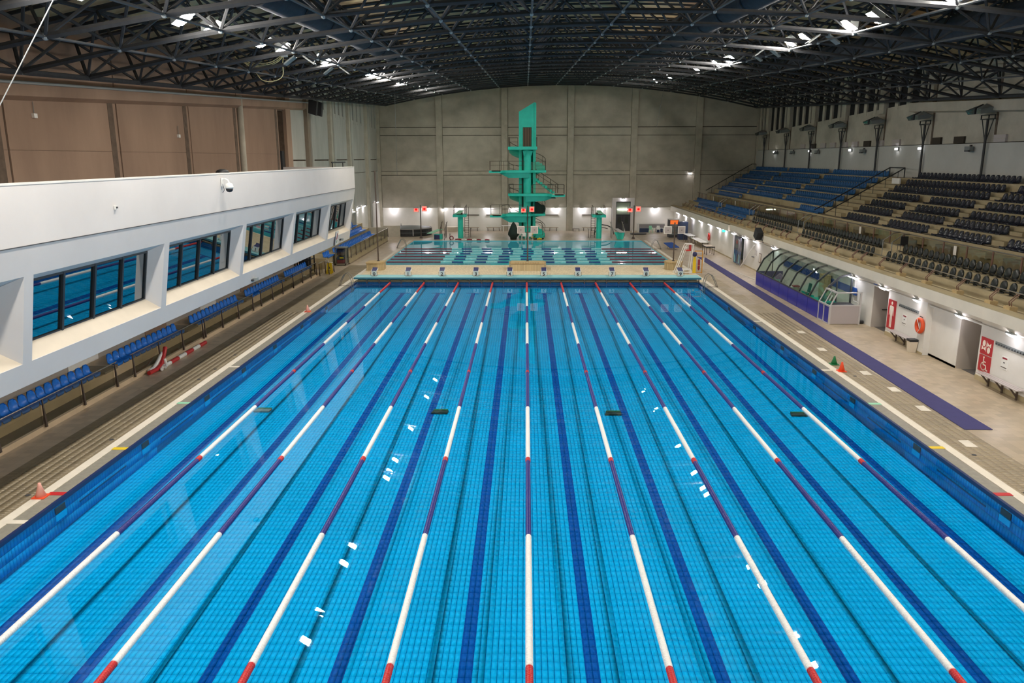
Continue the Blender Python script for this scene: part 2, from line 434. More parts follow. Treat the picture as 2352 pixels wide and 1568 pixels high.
# depth and distance marks at the pool edge
for x0, x1, y, m in ((-13.0,-12.55,-39.6,'stripe_white'),(-13.0,-12.55,-37.9,'red_rope'),(-13.0,-12.55,-34.5,'yellow'),(-13.0,-12.55,-29.8,'mint'),(-13.0,-12.55,-24.6,'stripe_white'),
                  (12.55,13.0,-37.6,'red_rope'),(12.55,13.0,-34.1,'yellow'),(12.55,13.0,-29.6,'mint'),(12.55,13.0,-24.9,'stripe_white'),(12.55,13.0,-14.6,'stripe_white')):
    mk('edge_mark', MB().box(x0, x1, y, y+0.2, 0.01, 0.02), m, floor)
for x, y in ((-13.5,-37.9),(-13.45,-33.6),(-13.5,-26.5),(-13.45,-24.9),(-13.5,-22.4),(13.6,-34.6),(13.45,-37.4),(13.6,-25.7),(13.5,-17.6)):
    mk('floor_drain', MB().lathe([(0.07,0.008),(0.07,0.016),(0.05,0.018)], 10, None, (x,y,0)), 'dark_grey', floor)
for x, y in ((14.2,-25.2),(14.3,-27.6),(14.25,-30.0),(13.9,-33.6),(14.2,-17.2),(13.9,-21.0)):
    mk('pale_patch', MB().slab([(x-.16,y-.3,0.008),(x+.2,y-.34,0.008),(x+.22,y+.3,0.008),(x-.12,y+.28,0.008)], (0,0,0.003)), 'stripe_white', floor)  # pale four-sided patches laid on the right deck

# ---- competition pool basin
ZF = -1.08; ZFF = -0.42                  # near and far depth of the sloping floor
def zfl(y): return ZFF+(ZF-ZFF)*(-0.5-y)/49.5
basin = MB()
x0, x1, y0, y1 = P1
basin.quad((x0,y0,ZF),(x1,y0,ZF),(x1,y1,ZFF),(x0,y1,ZFF),'pool_grout')
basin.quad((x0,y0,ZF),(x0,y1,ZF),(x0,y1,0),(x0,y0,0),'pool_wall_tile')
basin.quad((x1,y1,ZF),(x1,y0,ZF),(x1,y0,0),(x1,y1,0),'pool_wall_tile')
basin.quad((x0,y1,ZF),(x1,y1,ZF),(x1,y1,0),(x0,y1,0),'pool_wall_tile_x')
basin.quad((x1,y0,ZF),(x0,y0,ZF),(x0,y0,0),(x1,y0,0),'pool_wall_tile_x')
pool = mk('pool_basin', basin, kind='structure')
Xt, Yt = tile_field(-12.5, 12.5, -50, -0.5, 0.125, 0.25, 0, 0, 0)
lane = ((Xt+11.25)/2.5); lane = np.abs(lane-np.round(lane))*2.5
isl = ((lane < 0.13) & (Yt < -2.4) & (Yt > -48))
tb = (lane < 0.5) & (np.abs(Yt+2.6) < 0.14)
tbn = np.abs(Yt+25.0) < 0
mi = np.where(isl | tb, 1, 0)
tile_pieces('pool_tiles', pool, Xt, Yt, 0.1135, 0.2385, zfl, 0.012, ['pool_tile', 'lane_tile'], mi, None)
for i in range(10):
    for s in (-1, 1):
        mk('lane_border', MB().slab([(-11.25+2.5*i+s*0.128-.012,-48,zfl(-48)),(-11.25+2.5*i+s*0.128+.012,-48,zfl(-48)),(-11.25+2.5*i+s*0.128+.012,-2.4,zfl(-2.4)),(-11.25+2.5*i+s*0.128-.012,-2.4,zfl(-2.4))],(0,0,.0135)), 'lane_edge', pool)
# wall tiles of the two long walls (real joints) and inlets
yy = np.arange(-50, -0.5, 0.125)+.0625
V = []; F = []; k = 0
for s in (-1, 1):
    for row in range(4):
        if False: break
        z0_, z1_ = -0.08-0.26*(row+1)+.012, -0.08-0.26*row-.006
        for y in yy:
            if z0_ < zfl(y): continue
            xa = s*12.5; xb = s*(12.5-0.008)
            V += [(xa,y-.056,z0_),(xa,y+.056,z0_),(xa,y+.056,z1_),(xa,y-.056,z1_),(xb,y-.056,z0_),(xb,y+.056,z0_),(xb,y+.056,z1_),(xb,y-.056,z1_)]
            F += [(k+a, k+b, k+c, k+d) for a, b, c, d in ((4,5,6,7),(0,1,5,4),(1,2,6,5),(2,3,7,6),(3,0,4,7))]; k += 8
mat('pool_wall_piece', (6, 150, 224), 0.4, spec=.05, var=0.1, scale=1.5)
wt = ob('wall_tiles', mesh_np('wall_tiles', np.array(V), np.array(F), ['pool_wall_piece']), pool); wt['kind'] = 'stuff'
for s in (-1, 1):
    for y in (-42.3, -38.2, -33.4, -28.3, -24.2, -19.8, -15.0, -9.5):
        mk('inlet_grille', MB().box(s*12.485, s*12.46, y-.22, y+.22, -0.30, -0.14, 'dark_grey').box(s*12.48, s*12.455, y-.24, y+.24, -0.50, -0.33, 'pool_tile'), None, pool)
    for y in (-46, -36, -31, -26.5, -22, -17.5, -12, -6):
        mk('wall_slot', MB().box(s*12.487, s*12.47, y-1.3, y+1.3, -0.46, -0.42), 'pool_mark', pool)
water = mk('pool_water', MB().quad((x0,y0,-.045),(x1,y0,-.045),(x1,y1,-.045),(x0,y1,-.045)), 'water', kind='stuff', label='clear blue water filling the long competition pool', cat='water')
# ---- diving pool basin
x0, x1, y0, y1 = P2; ZD = -1.5
mat('dive_wall', (110, 226, 240), 0.4, var=0.06, scale=1)
b2 = MB()
b2.quad((x0,y0,ZD),(x1,y0,ZD),(x1,y1,ZD),(x0,y1,ZD),'dive_floor')
b2.quad((x0,y0,ZD),(x0,y1,ZD),(x0,y1,0),(x0,y0,0),'dive_wall')
b2.quad((x1,y1,ZD),(x1,y0,ZD),(x1,y0,0),(x1,y1,0),'dive_wall')
b2.quad((x0,y1,ZD),(x1,y1,ZD),(x1,y1,0),(x0,y1,0),'dive_wall')
b2.quad((x1,y0,ZD),(x0,y0,ZD),(x0,y0,0),(x1,y0,0),'dive_wall')
pool2 = mk('diving_pool_basin', b2, kind='structure')
mk('diving_pool_water', MB().quad((x0,y0,-.045),(x1,y0,-.045),(x1,y1,-.045),(x0,y1,-.045)), 'water', kind='stuff', label='turquoise water filling the diving pool beyond the start blocks', cat='water')

# ---- back wall with pilasters and cast panels
wb = mk('wall_back', MB().box(XL-1, XR+1, YB, YB+0.4, -1, 20), 'joint_dark', kind='structure')
PIL = [-18.3, -10.65, -2.7, 5.35, 13.05, 20.85, 28.2]
for i, x in enumerate(PIL):
    w_ = 0.38
    mk('pilaster', MB().box(x-w_, x+w_, YB-0.32, YB, 0, roof(x, YB)+1.6), 'concrete_pilaster', wb)
zb = [(0.0, 2.78, 'dado_white'), (2.84, 6.78, 'concrete_back'), (6.84, 7.26, 'concrete_pilaster'), (7.30, 11.5, 'concrete_back'), (11.56, 12.46, 'concrete_back'), (12.54, 19.0, 'concrete_back')]
for i in range(6):
    xa, xb = PIL[i]+0.38, PIL[i+1]-0.38
    for a, b, m in zb:
        if i == 4 and b < 3: m = 'dado_white'
        if i == 4 and a == 0.0:      # doorway bay starts beyond the portal
            mk('wall_panel', MB().box(13.35, xb-.03, YB-.12, YB, a, b), m, wb); continue
        if i == 3 and a == 0.0:
            mk('wall_panel', MB().box(xa+.03, 10.55, YB-.12, YB, a, b), m, wb); continue
        mk('wall_panel', MB().box(xa+.03, xb-.03, YB-.12-(0.05 if m == 'concrete_pilaster' else 0), YB, a, b), m, wb)
mk('ledge', MB().box(XL, 10.5, YB-.22, YB, 2.78, 2.86), 'dado_white', wb)
mk('ledge', MB().box(13.4, 18.2, YB-.3, YB, 2.7, 2.86), 'dado_white', wb)

# ---- left wall
wl = mk('wall_left', MB().box(XL-0.6, XL-.05, YN, 2.2, -1, 19).box(XL-0.6, XL-.15, 3.85, YB, -1, 19).box(XL-.6, XL-.15, 2.2, 3.85, -1, 3).box(XL-.6,XL-.15,2.2,3.85,12.3,19), 'concrete_dark_joint', kind='structure')
def ztop(y): return roof(XL+1.6, y)+2.6
ys = [-62, -45.3, -37.5, -29.2, -21.35, -13.6, -6.2, 2.2]
for a, b in zip(ys[:-1], ys[1:]):
    mk('wall_panel', MB().slab([(XL, a+.06, 0),(XL, b-.06, 0),(XL, b-.06, 9.15),(XL, a+.06, 9.15)], (-.16,0,0)), 'concrete_brown', wl)
    mk('wall_panel', MB().slab([(XL, a+.06, 9.16),(XL, b-.06, 9.16),(XL, b-.06, ztop(b)),(XL, a+.06, ztop(a))], (-.16,0,0)), 'concrete_brown', wl)
    mk('joint_strip', MB().box(XL-.05, XL+.012, b-.75, b-.3, 0, roof(XL+1.6,b)-.4), 'concrete_dark_joint', wl)
mk('column', MB().rod((XL+.12,-6.0,0),(XL+.12,-6.0,roof(XL+1.6,-6)-.1), .2, 10), 'concrete_pilaster', wl, smooth=True)
mk('pilaster', MB().box(XL-.14, XL+.1, 3.88, 5.1, 0, ztop(4)), 'concrete_brown', wl)
for y, z, m, lb in ((-15.2,10.0,'white_plastic','small white box on the brown wall above the gallery, right one'),(-27.5,10.4,'white_plastic','small white box on the brown wall at the left edge')):
    t_ = empty('wall_box', (XL,y,z), label=lb, cat='box'); mk('box', MB().box(0,.1,-.1,.1,-.08,.08), m, t_); mk('conduit', MB().rod((.04,0,.08),(.04,0,.5),.012,5), 'cover_grey', t_)
# grey part with pilasters and fin slots
gp = [5.12, 9.7, 17.6, 25.2, 34.2, 41.5]
mat('pilaster_tan', (150, 136, 120), 0.9, var=0.1, scale=1)
for i, y in enumerate(gp[1:5]):
    mk('pilaster', MB().box(XL-.1, XL+.3, y-.55, y+.05, 0, ztop(y)), 'pilaster_tan' if i == 0 else 'concrete_pilaster', wl)
    mk('pilaster', MB().box(XL-.1, XL+.42, y+.05, y+.5, 0, ztop(y)), 'concrete_grey', wl)
for a, b in zip(gp[:-1], gp[1:]):
    ya, yb_ = (a+.5 if a > 6 else a), (b-.55 if b < 41 else b)
    zs = 13.25-.033*(ya-12); ze = 13.25-.033*(yb_-12)
    top_a, top_b = ztop(ya), ztop(yb_)
    if a < 6: zs, ze = top_a, top_b
    mk('wall_panel', MB().slab([(XL, ya+.03, 8.75),(XL, yb_-.03, 8.75),(XL, yb_-.03, ze),(XL, ya+.03, zs)], (-.16,0,0)), 'concrete_grey', wl)
    mk('wall_panel', MB().slab([(XL, ya+.03, 7.35),(XL, yb_-.03, 7.35),(XL, yb_-.03, 8.65),(XL, ya+.03, 8.65)], (-.16,0,0)), 'concrete_grey', wl)
    mk('wall_panel', MB().slab([(XL, ya+.03, 3.7),(XL, yb_-.03, 3.7),(XL, yb_-.03, 7.3),(XL, ya+.03, 7.3)], (-.16,0,0)), 'concrete_grey', wl)
    mk('wall_panel', MB().slab([(XL+.05, ya+.03, 0),(XL+.05, yb_-.03, 0),(XL+.05, yb_-.03, 3.62),(XL+.05, ya+.03, 3.62)], (-.2,0,0)), 'dado_white', wl)
    if a > 6:
        n = 4; st = (yb_-ya)/n
        for j in range(n):
            mk('fin', MB().box(XL-.14, XL+.02, ya+j*st+.62, ya+(j+1)*st, ze-.2, top_b), 'concrete_grey', wl)
mk('slot_backing', MB().box(XL-.64, XL-.6, 9, YB, 10, 19), 'dark_void', wl)
# ledge beam under the roof bearings
bm_ = MB(); za, zc = roof(-16.75, YN)-.28, roof(-16.75, 12)-.28
bm_.add([(XL,YN,za-.55),(XL+.28,YN,za-.4),(XL+.28,YN,za+.0),(XL,YN,za+.0),(XL,12,zc-.55),(XL+.28,12,zc-.4),(XL+.28,12,zc+.0),(XL,12,zc+.0)],
        [(0,1,2,3),(7,6,5,4),(0,4,5,1),(1,5,6,2),(2,6,7,3)])
mk('trim_1', bm_, 'concrete_brown', kind='structure')
pipe = MB().rod((XL+.3,YN,za+.06),(XL+.3,12,zc+.06),.06,8)
mk('trim_2', pipe, 'node_grey', kind='structure')
# the tall opening with the lit stair hall behind
hall = MB()
hall.box(-24, XL-.6, 1, 1.1, 0, 14, 'interior_dark').box(-24, XL-.6, 8, 8.1, 0, 14, 'door_brown').box(-24.1, -24, 2, 8.1, 0, 14, 'door_brown').box(-24,XL-.6,2,8.1,14,14.1,'interior_dark').box(-24,XL-.6,2,8.1,-.1,0,'interior_dark')
hall.box(-23,-21,6.2,6.4,9.4,9.6,'door_brown')
h = mk('stair_hall', hall, kind='structure')
mk('lit_panel', MB().box(-20.3,-20.2,3.2,5.4,8.0,9.7), 'lit_orange', h)
mk('post', MB().box(XL-.5, XL-.2, 3.3, 3.85, 0, 9.4), 'steel_black', h)
mk('arch_rail', MB().path([(-19.6,3.4+.9*math.cos(t),9.9+.9*math.sin(t)) for t in np.linspace(0,PI,10)], .04), 'rack_orange', h)

# ---- right upper wall
wr = mk('wall_right', MB().box(XR+.12, XR+.5, YN, YB, 0, 19), 'dark_void', kind='structure')
mk('wall_band', MB().box(XR-.1, XR+.12, YN, YB, 3, 9.68), 'band_white', wr)
ry = [-62] + [-8.3-7.55*k for k in range(6, -1, -1)] + [-0.75+7.5*k for k in range(0, 6)] + [41.5]
def ztr(y): return roof(XR-1, y)+2.6
for a, b in zip(ry[:-1], ry[1:]):
    if b < -8.5:
        mk('wall_panel', MB().slab([(XR,a+.02,9.72),(XR,b-.02,9.72),(XR,b-.02,ztr(b)),(XR,a+.02,ztr(a))],(.12,0,0)), 'concrete_back', wr); continue
    zs = 12.62-.026*(max(a,-1)-4.5); ze = 12.62-.026*(b-4.5)
    if b < 1: zs, ze = ztr(a), ztr(b)
    mk('wall_panel', MB().slab([(XR,a+.02,9.72),(XR,b-.02,9.72),(XR,b-.02,ze),(XR,a+.02,zs)],(.12,0,0)), 'concrete_back', wr)
    if b > 1:
        st = (b-a)/4
        for j in range(4):
            w_ = .9 if j == 0 else .55
            mk('fin', MB().box(XR-.02 if j else XR-.25, XR+.12, a+j*st, a+j*st+w_, ze-.2, ztr(b)), 'concrete_pilaster', wr)
    mk('joint_strip', MB().box(XR-.03, XR+.02, b-.1, b+.1, 9.7, ze), 'concrete_dark_joint', wr)
mk('trim_3', MB().add([(XR-.5,YN,roof(27,YN)-.75),(XR,YN,roof(27,YN)-.85),(XR,YN,roof(27,YN)-.15),(XR-.5,YN,roof(27,YN)-.15),
    (XR-.5,2,roof(27,2)-.75),(XR,2,roof(27,2)-.85),(XR,2,roof(27,2)-.15),(XR-.5,2,roof(27,2)-.15)],[(0,1,2,3),(7,6,5,4),(0,4,5,1),(2,6,7,3),(3,7,4,0)]), 'concrete_back', kind='structure')
mk('wall_front', MB().box(XL-1, XR+1, YN-.4, YN, 0, 16), 'white_wall', kind='structure')

# ---- roof: deck and space frame
GX, GY, TD = 3.35, 4.1, 1.75
gxs = [0.12+GX*k for k in range(-5, 9)]; gys = [-30.6+4.1*j for j in range(-7, 18)]
def P_lo(x, y): return Vector((x, y, roof(x, y)))
def P_hi(x, y): return Vector((x, y, roof(x, y)+TD))
ceil = MB(); zt = 2.55
cols = [XL-.6]+[0.12+GX*(k+.5) for k in range(-6, 9)]+[XR+.5]
for a, b in zip(cols[:-1], cols[1:]):
    ceil.add([(a,YN,roof(a,YN)+zt),(b,YN,roof(b,YN)+zt),(b,YB,roof(b,YB)+zt),(a,YB,roof(a,YB)+zt),(a,YN,roof(a,YN)+zt+.15),(b,YN,roof(b,YN)+zt+.15),(b,YB,roof(b,YB)+zt+.15),(a,YB,roof(a,YB)+zt+.15)],
             [(0,3,2,1),(4,5,6,7),(0,1,5,4),(1,2,6,5),(2,3,7,6),(3,0,4,7)])
ceiling = mk('ceiling', ceil, 'roof_panel', kind='structure')
# purlins under the deck
for k in range(0, 52):
    y = YN+1+2.05*k
    if y > YB: break
    mk('purlin', MB().path([(x, y, roof(x, y)+zt-.12) for x in cols], .075, 4), 'steel_black', ceiling)
frame = empty('space_frame', kind='structure')
for x in gxs:
    pts = [P_lo(x, y) for y in gys if y < YB]
    mk('lower_chord', MB().path(pts, .045, 5), 'steel_line', frame)
for y in gys:
    if y > YB: continue
    mk('cross_chord', MB().path([P_lo(x, y) for x in gxs], .095, 5), 'steel_black', frame)
hxs = [x+GX/2 for x in gxs[:-1]]; hxs = [gxs[0]-GX/2*.85]+hxs+[gxs[-1]+GX/2*.6]; hys = [y+2.05 for y in gys]
for x in hxs:
    mk('upper_chord', MB().path([P_hi(x, y) for y in hys if y < YB], .07, 5), 'steel_black', frame)
for y in hys:
    if y > YB: continue
    mk('upper_cross_chord', MB().path([P_hi(x, y) for x in hxs], .08, 5), 'steel_black', frame)
nodes = [(x, y) for x in gxs for y in gys if y < YB]
nodes.sort(key=lambda p: (p[1] < -47, p[1]))
nm = MB().ball((0,0,0), .11, 8).mesh('truss_node', 'node_grey')
rest = MB()
for i, (x, y) in enumerate(nodes):
    p = P_lo(x, y)
    if i < 300: ob('truss_node', nm, frame, p)
    else: rest.ball(p, .11, 6)
o = mk('truss_nodes', rest, 'node_grey', frame); o['kind'] = 'stuff'
diag = []
for x in gxs:
    for y in gys:
        if y > YB: continue
        for sx in (-1, 1):
            for sy in (-1, 1):
                hx = min(hxs, key=lambda q: abs(q-(x+sx*GX/2))); hy = y+sy*2.05
                if hy > YB: continue
                diag.append((P_lo(x, y), P_hi(hx, hy)))
diag.sort(key=lambda d: (d[0].y < -46, (d[0]-Vector((0,-57,9))).length))
rest = MB()
for i, (a, b) in enumerate(diag):
    if i < 300: mk('diagonal', MB().rod(a, b, .055, 5), 'steel_black', frame)
    else: rest.rod(a, b, .055, 4, caps=False)
o = mk('diagonals', rest, 'steel_black', frame); o['kind'] = 'stuff'
# edge bracing down to the bearings along both side walls
for x, xe in ((gxs[0], hxs[0]), (gxs[-1], hxs[-1])):
    for y in gys:
        if y > YB-3: continue
        mk('edge_brace', MB().rod(P_lo(x, y), P_hi(xe, y+2.05) if y+2.05 < YB else P_hi(xe, y-2.05), .07, 5), 'steel_black', frame)
    mk('edge_chord', MB().path([P_lo(x, y)+Vector((0,0,-.02)) for y in gys if y < YB], .10, 6), 'steel_black', frame)
# round ducts
for x, y0_, y1_ in ((-8.4, YN+1, 22.0), (9.0, YN+1, 20.0), (18.6, YN+1, 10.0)):
    d = empty('air_duct', label={-8.4:'long round dark blue duct left of the roof centre', 9.0:'long round dark duct right of the roof centre', 18.6:'round dark duct nearest the right stand under the roof'}[x], cat='duct')
    mk('duct_tube', MB().path([(x, y, roof(x, y)+.95) for y in np.linspace(y0_, y1_, 12)], .55, 16), 'duct_blue', d, smooth=True)
    for y in np.arange(-44, y1_, 4.1):
        mk('duct_band', MB().path([(x+.58*math.cos(t), y, roof(x, y)+.95+.58*math.sin(t)) for t in np.linspace(0, 2*PI, 17)[:-1]], .03, 4, closed=True), 'steel_black', d)
# ================================================================== LEFT GALLERY (viewing room over the deck)
GE = 2.9
def gx(z):                       # outer face
    return -13.0 if z >= 6.65 else -13.0-0.16*(6.65-z)
def ggx(z): return gx(z)-0.45    # glass plane
gal = empty('viewing_gallery', kind='structure')
ZS, ZT, GS, GT = 3.5, 5.86, 3.87, 5.62   # outer opening, glass opening
mk('parapet', MB().ex([(-13.0,6.66),(-13.0,8.22),(-13.22,8.22),(-13.22,6.66)], YN, GE), 'gallery_white', gal)
mk('upper_band', MB().ex([(gx(6.64),6.64),(ggx(GT)-.06,6.64),(ggx(GT)-.06,GT),(gx(ZT),ZT)], YN, GE), 'gallery_white', gal)
mk('lower_band', MB().ex([(gx(ZS),ZS),(ggx(GS)-.06,GS),(gx(2.85)-.75,2.85),(gx(2.85),2.85)], YN, GE, 'gallery_white'), None, gal)
mk('sill', MB().ex([(gx(ZS)-.012,ZS+.012),(ggx(GS),GS+.014),(ggx(GS),GS+.002),(gx(ZS)-.012,ZS+.002)], YN, GE), 'gallery_cream', gal)
mk('soffit', MB().box(XL, gx(2.85)-.3, YN, GE, 2.85, 3.0), 'gallery_white', gal)
mk('gallery_roof', MB().box(XL, -13.2, YN, GE, 7.2, 7.35), 'door_brown', gal)
mk('end_wall', MB().slab([(gx(2.85)-.05,GE,2.85),(gx(6.65)-.05,GE,6.65),(-13.05,GE,8.22),(XL,GE,8.22),(XL,GE,2.85)], (0,-.2,0)), 'gallery_white', gal)
mk('room_back', MB().box(XL+.8, XL+.9, YN, GE, 3.0, 7.2), 'interior_dark', gal)
mk('room_floor', MB().box(XL+.8, ggx(GS)-.1, YN, GE, 3.0, 3.1), 'interior_light', gal)
mk('top_line', MB().box(-13.25, -12.985, YN, GE, 8.2, 8.25), 'white_wall', gal)
mk('hairline', MB().box(-13.001, -12.985, YN, GE-.1, 6.64, 6.665), 'dark_grey', gal)
bays = [(-36.45+8.16*k, -29.5+8.16*k) for k in range(-3, 6)]
piers = []
for k, (a, b) in enumerate(bays):
    b = min(b, 2.45); a2 = a
    nxt = bays[k+1][0] if k+1 < len(bays) and bays[k+1][0] < 2 else None
    if a > 2: break
    win = empty('window_%d' % (k+1), kind='structure')
    def gp_(y, z): return Vector((ggx(z), y, z))
    fr = MB()
    for (p, q) in (((a,GS),(b,GS)), ((a,GT),(b,GT)), ((a,GS),(a,GT)), ((b,GS),(b,GT))):
        v0, v1 = gp_(*p), gp_(*q)
        if p[1] == q[1]: fr.slab([v0+Vector((0,0,-.05)), v1+Vector((0,0,-.05)), v1+Vector((0,0,.06)), v0+Vector((0,0,.06))], (-.09,0,0))
        else: fr.slab([v0+Vector((0,-.06,0)), v0+Vector((0,.06,0)), v1+Vector((0,.06,0)), v1+Vector((0,-.06,0))], (-.09,0,0))
    mk('window_frame', fr, 'frame_dark', win)
    n = 4; st = (b-a)/n
    for j in range(n):
        ya, yb_ = a+j*st+.04, a+(j+1)*st-.04
        v = [gp_(ya,GS), gp_(yb_,GS), gp_(yb_,GT), gp_(ya,GT)]
        mk('pane', MB().slab([p+Vector((-.05,0,0)) for p in v], (-.012,0,0)), 'window_glass', win)
        if j:
            y = a+j*st; v0, v1 = gp_(y,GS), gp_(y,GT)
            mk('mullion', MB().slab([v0+Vector((.02,-.05,0)), v0+Vector((.02,.05,0)), v1+Vector((.02,.05,0)), v1+Vector((.02,-.05,0))], (-.12,0,0)), 'frame_dark', win)
    # pier after this bay: narrow outer face, splayed reveals
    pa = b+.35
    pb = b+.75
    if b >= 2.4: pa = 2.6; pb = GE
    pr = MB()
    o0, o1 = Vector((gx(ZS),0,ZS)), Vector((gx(ZT),0,ZT)); i0, i1 = Vector((ggx(GS)-.03,0,GS)), Vector((ggx(GT)-.03,0,GT))
    ni = nxt if nxt is not None and nxt < 2 else GE
    vs = [o0+Vector((0,pa,0)), o0+Vector((0,pb,0)), o1+Vector((0,pb,0)), o1+Vector((0,pa,0)), i0+Vector((0,b,0)), i0+Vector((0,ni,0)), i1+Vector((0,ni,0)), i1+Vector((0,b,0))]
    pr.add(vs, [(0,1,2,3),(4,0,3,7),(1,5,6,2),(7,3,2,6),(0,4,5,1),(5,4,7,6)])
    mk('pier', pr, 'gallery_white', gal)
# things on the gallery
cam_ = empty('dome_camera', (-12.98,-23.6,7.55), label='white dome security camera on the long white gallery parapet', cat='camera')
mk('wall_plate', MB().box(0,.04,-.09,.09,.15,.5), 'white_plastic', cam_)
mk('arm', MB().path([(0,0,.42),(.16,0,.46),(.26,0,.40),(.3,0,.3)], .035, 8), 'white_plastic', cam_)
mk('housing', MB().lathe([(.03,.3),(.13,.26),(.17,.14),(.17,.06)], 14, None, (.3,0,0)), 'white_plastic', cam_, smooth=True)
mk('dome', MB().lathe([(.15,.06),(.14,-.02),(.09,-.08),(.01,-.1)], 14, None, (.3,0,0)), 'black_plastic', cam_, smooth=True)
mk('cable', MB().path([(.02,-.02,.3),(.1,-.05,.0),(.02,-.04,-.12)], .012, 5), 'black_plastic', cam_)
sk = empty('wall_socket', (-12.99,-32.6,7.35), label='small beige socket box on the gallery parapet left of the camera', cat='socket')
mk('box', MB().box(0,.05,-.06,.06,-.06,.06), 'white_plastic', sk)
mk('plug', MB().box(.05,.08,-.02,.04,-.02,.03), 'dark_grey', sk)
for (y, z, lb) in ((-19.0,3.0,'grey floodlight fixture under the gallery edge above the blue seats'), (-.3,3.1,'grey floodlight fixture at the far lower corner of the gallery')):
    f = empty('wall_floodlight', (gx(z),y,z), label=lb, cat='floodlight')
    mk('bracket', MB().box(-.02,.12,-.3,-.22,-.03,.06).box(.0,.05,-.3,.1,-.01,.02), 'dark_grey', f)
    mk('head', MB().box(.02,.22,-.12,.16,-.06,.1), 'node_grey', f)
bn = empty('gallery_notice', (gx(3.3)+.02,-2.2,3.3), label='narrow white notice with a red and green mark on the gallery end', cat='notice')
mk('panel', MB().slab([(0,-.1,-.42),(0,.75,-.42),(.13,.75,.55),(.13,-.1,.55)],(.015,0,0)), 'white_wall', bn)
mk('edge_strip', MB().slab([(0,-.16,-.42),(0,-.1,-.42),(.13,-.1,.55),(.13,-.16,.55)],(.03,0,0)), 'cabinet_blue', bn)
mk('red_mark', MB().slab([(.06,.2,-.05),(.08,.34,-.02),(.125,.5,.38),(.12,.38,.38)],(.02,0,0)), 'maroon', bn)
mk('green_mark', MB().slab([(.015,.35,-.3),(.015,.5,-.3),(.055,.48,-.1),(.055,.36,-.1)],(.02,0,0)), 'cone_green', bn)
sp = empty('ceiling_loudspeaker', (-17.6,8.6,13.0), label='pair of black loudspeakers hung where brown and grey walls meet', cat='loudspeaker')
for y in (-.6, 1.0):
    mk('speaker_box', MB().slab([(0,y,-.6),(.6,y,-.8),(.75,y,.3),(.1,y,.5)],(0,.5,0)), 'speaker_black', sp)
mk('mount', MB().rod((.3,-.5,.5),(.3,1.3,.5),.04).rod((.3,.4,.5),(.3,.4,1.2),.03), 'steel_black', sp)
rl = empty('roof_rail', (-14.5,4.2,8.3), label='dark handrail on the gallery roof beside the grey wall', cat='rail')
mk('rail', MB().rod((0,-2,.25),(0,2.4,.25),.05), 'rail_dark', rl); mk('post', MB().rod((0,-1.8,-.9),(0,-1.8,.25),.04), 'rail_dark', rl); mk('post', MB().rod((0,1.6,-.9),(0,1.6,.25),.04), 'rail_dark', rl)
ba = empty('dark_bag', (-13.3,-22.6,8.2), label='dark bundle lying on the gallery top edge', cat='bundle')
mk('bundle', MB().lathe([(.2,0),(.3,.06),(.22,.16),(.06,.2)], 12), 'black_plastic', ba, smooth=True)

# ================================================================== SEATS (one mesh per kind, shared)
def seat_mesh(name, m, flat=True):
    prof = [(0.25,-.07,.20),(0.24,.02,.225),(0.10,-.01,.23),(-.08,-.02,.23),(-.16,.04,.23),(-.20,.18,.225),(-.235,.31,.20),(-.25,.38,.13)]
    mb = MB(); cols_ = (-1,-.75,0,.75,1); vs = []
    for x, z, hw in prof:
        for c in cols_: vs.append((x+(.035 if abs(c)==1 and z>.1 else 0), c*hw, z+(.035*(abs(c)==1) if z < .1 else -.02*(abs(c)==1))))
    n = len(vs); vs += [(x-.02, y, z-.025) for x, y, z in vs]
    fs = []
    for i in range(len(prof)-1):
        for j in range(4):
            a = i*5+j; fs += [(a,a+1,a+6,a+5), (n+a,n+a+5,n+a+6,n+a+1)]
    for i in range(len(prof)-1):
        a = i*5; fs.append((a, a+5, n+a+5, n+a)); a += 4; fs.append((a, n+a, n+a+5, a+5))
    for j in range(4):
        fs.append((j, n+j, n+j+1, j+1)); a = (len(prof)-1)*5+j; fs.append((a, a+1, n+a+1, n+a))
    mb.add(vs, fs); me = mb.mesh(name, m, smooth=True); return me
def flip_mesh(name, m):
    mb = MB()
    n = 12; a = []
    for k, (dx, s) in enumerate(((0,1),(.05,1.0),(.07,.8))):
        for i in range(n):
            t = 2*PI*i/n; a.append((-.2+dx-(.04*math.sin(t)), s*.225*math.cos(t), .17+s*.25*math.sin(t)))
    fs = [(j*n+i, j*n+(i+1)%n, (j+1)*n+(i+1)%n, (j+1)*n+i) for j in range(2) for i in range(n)] + [tuple(reversed(range(n))), tuple(range(2*n, 3*n))]
    mb.add(a, fs)
    mb.slab([(-.12,-.17,-.06),(-.12,.17,-.06),(.0,.19,.0),(.14,.16,.03),(.14,-.16,.03),(.0,-.19,.0)], (0,0,.05))
    mb.slab([(-.16,-.1,-.3),(-.16,.1,-.3),(-.16,.13,.0),(-.16,-.13,.0)], (.06,0,0))
    return mb.mesh(name, m, smooth=True)
ME_BLUE = seat_mesh('stadium_seat', 'seat_blue'); ME_BLUE2 = seat_mesh('stadium_seat', 'seat_blue_dim'); ME_NAVY = seat_mesh('stadium_seat', 'seat_navy')
ME_FLIP = flip_mesh('folding_seat', 'seat_green')
def seat_row(me, name, x, z, y0, y1, rz, label, group, step=.5, far_first=True, count=None):
    n = count or int(round((y1-y0)/step)); st = (y1-y0)/n
    for i in range(n):
        y = y1-(i+.5)*st
        ob(name, me, None, (x, y, z), rz, label=label % ORD[i], cat='seat', group=group)
    return n

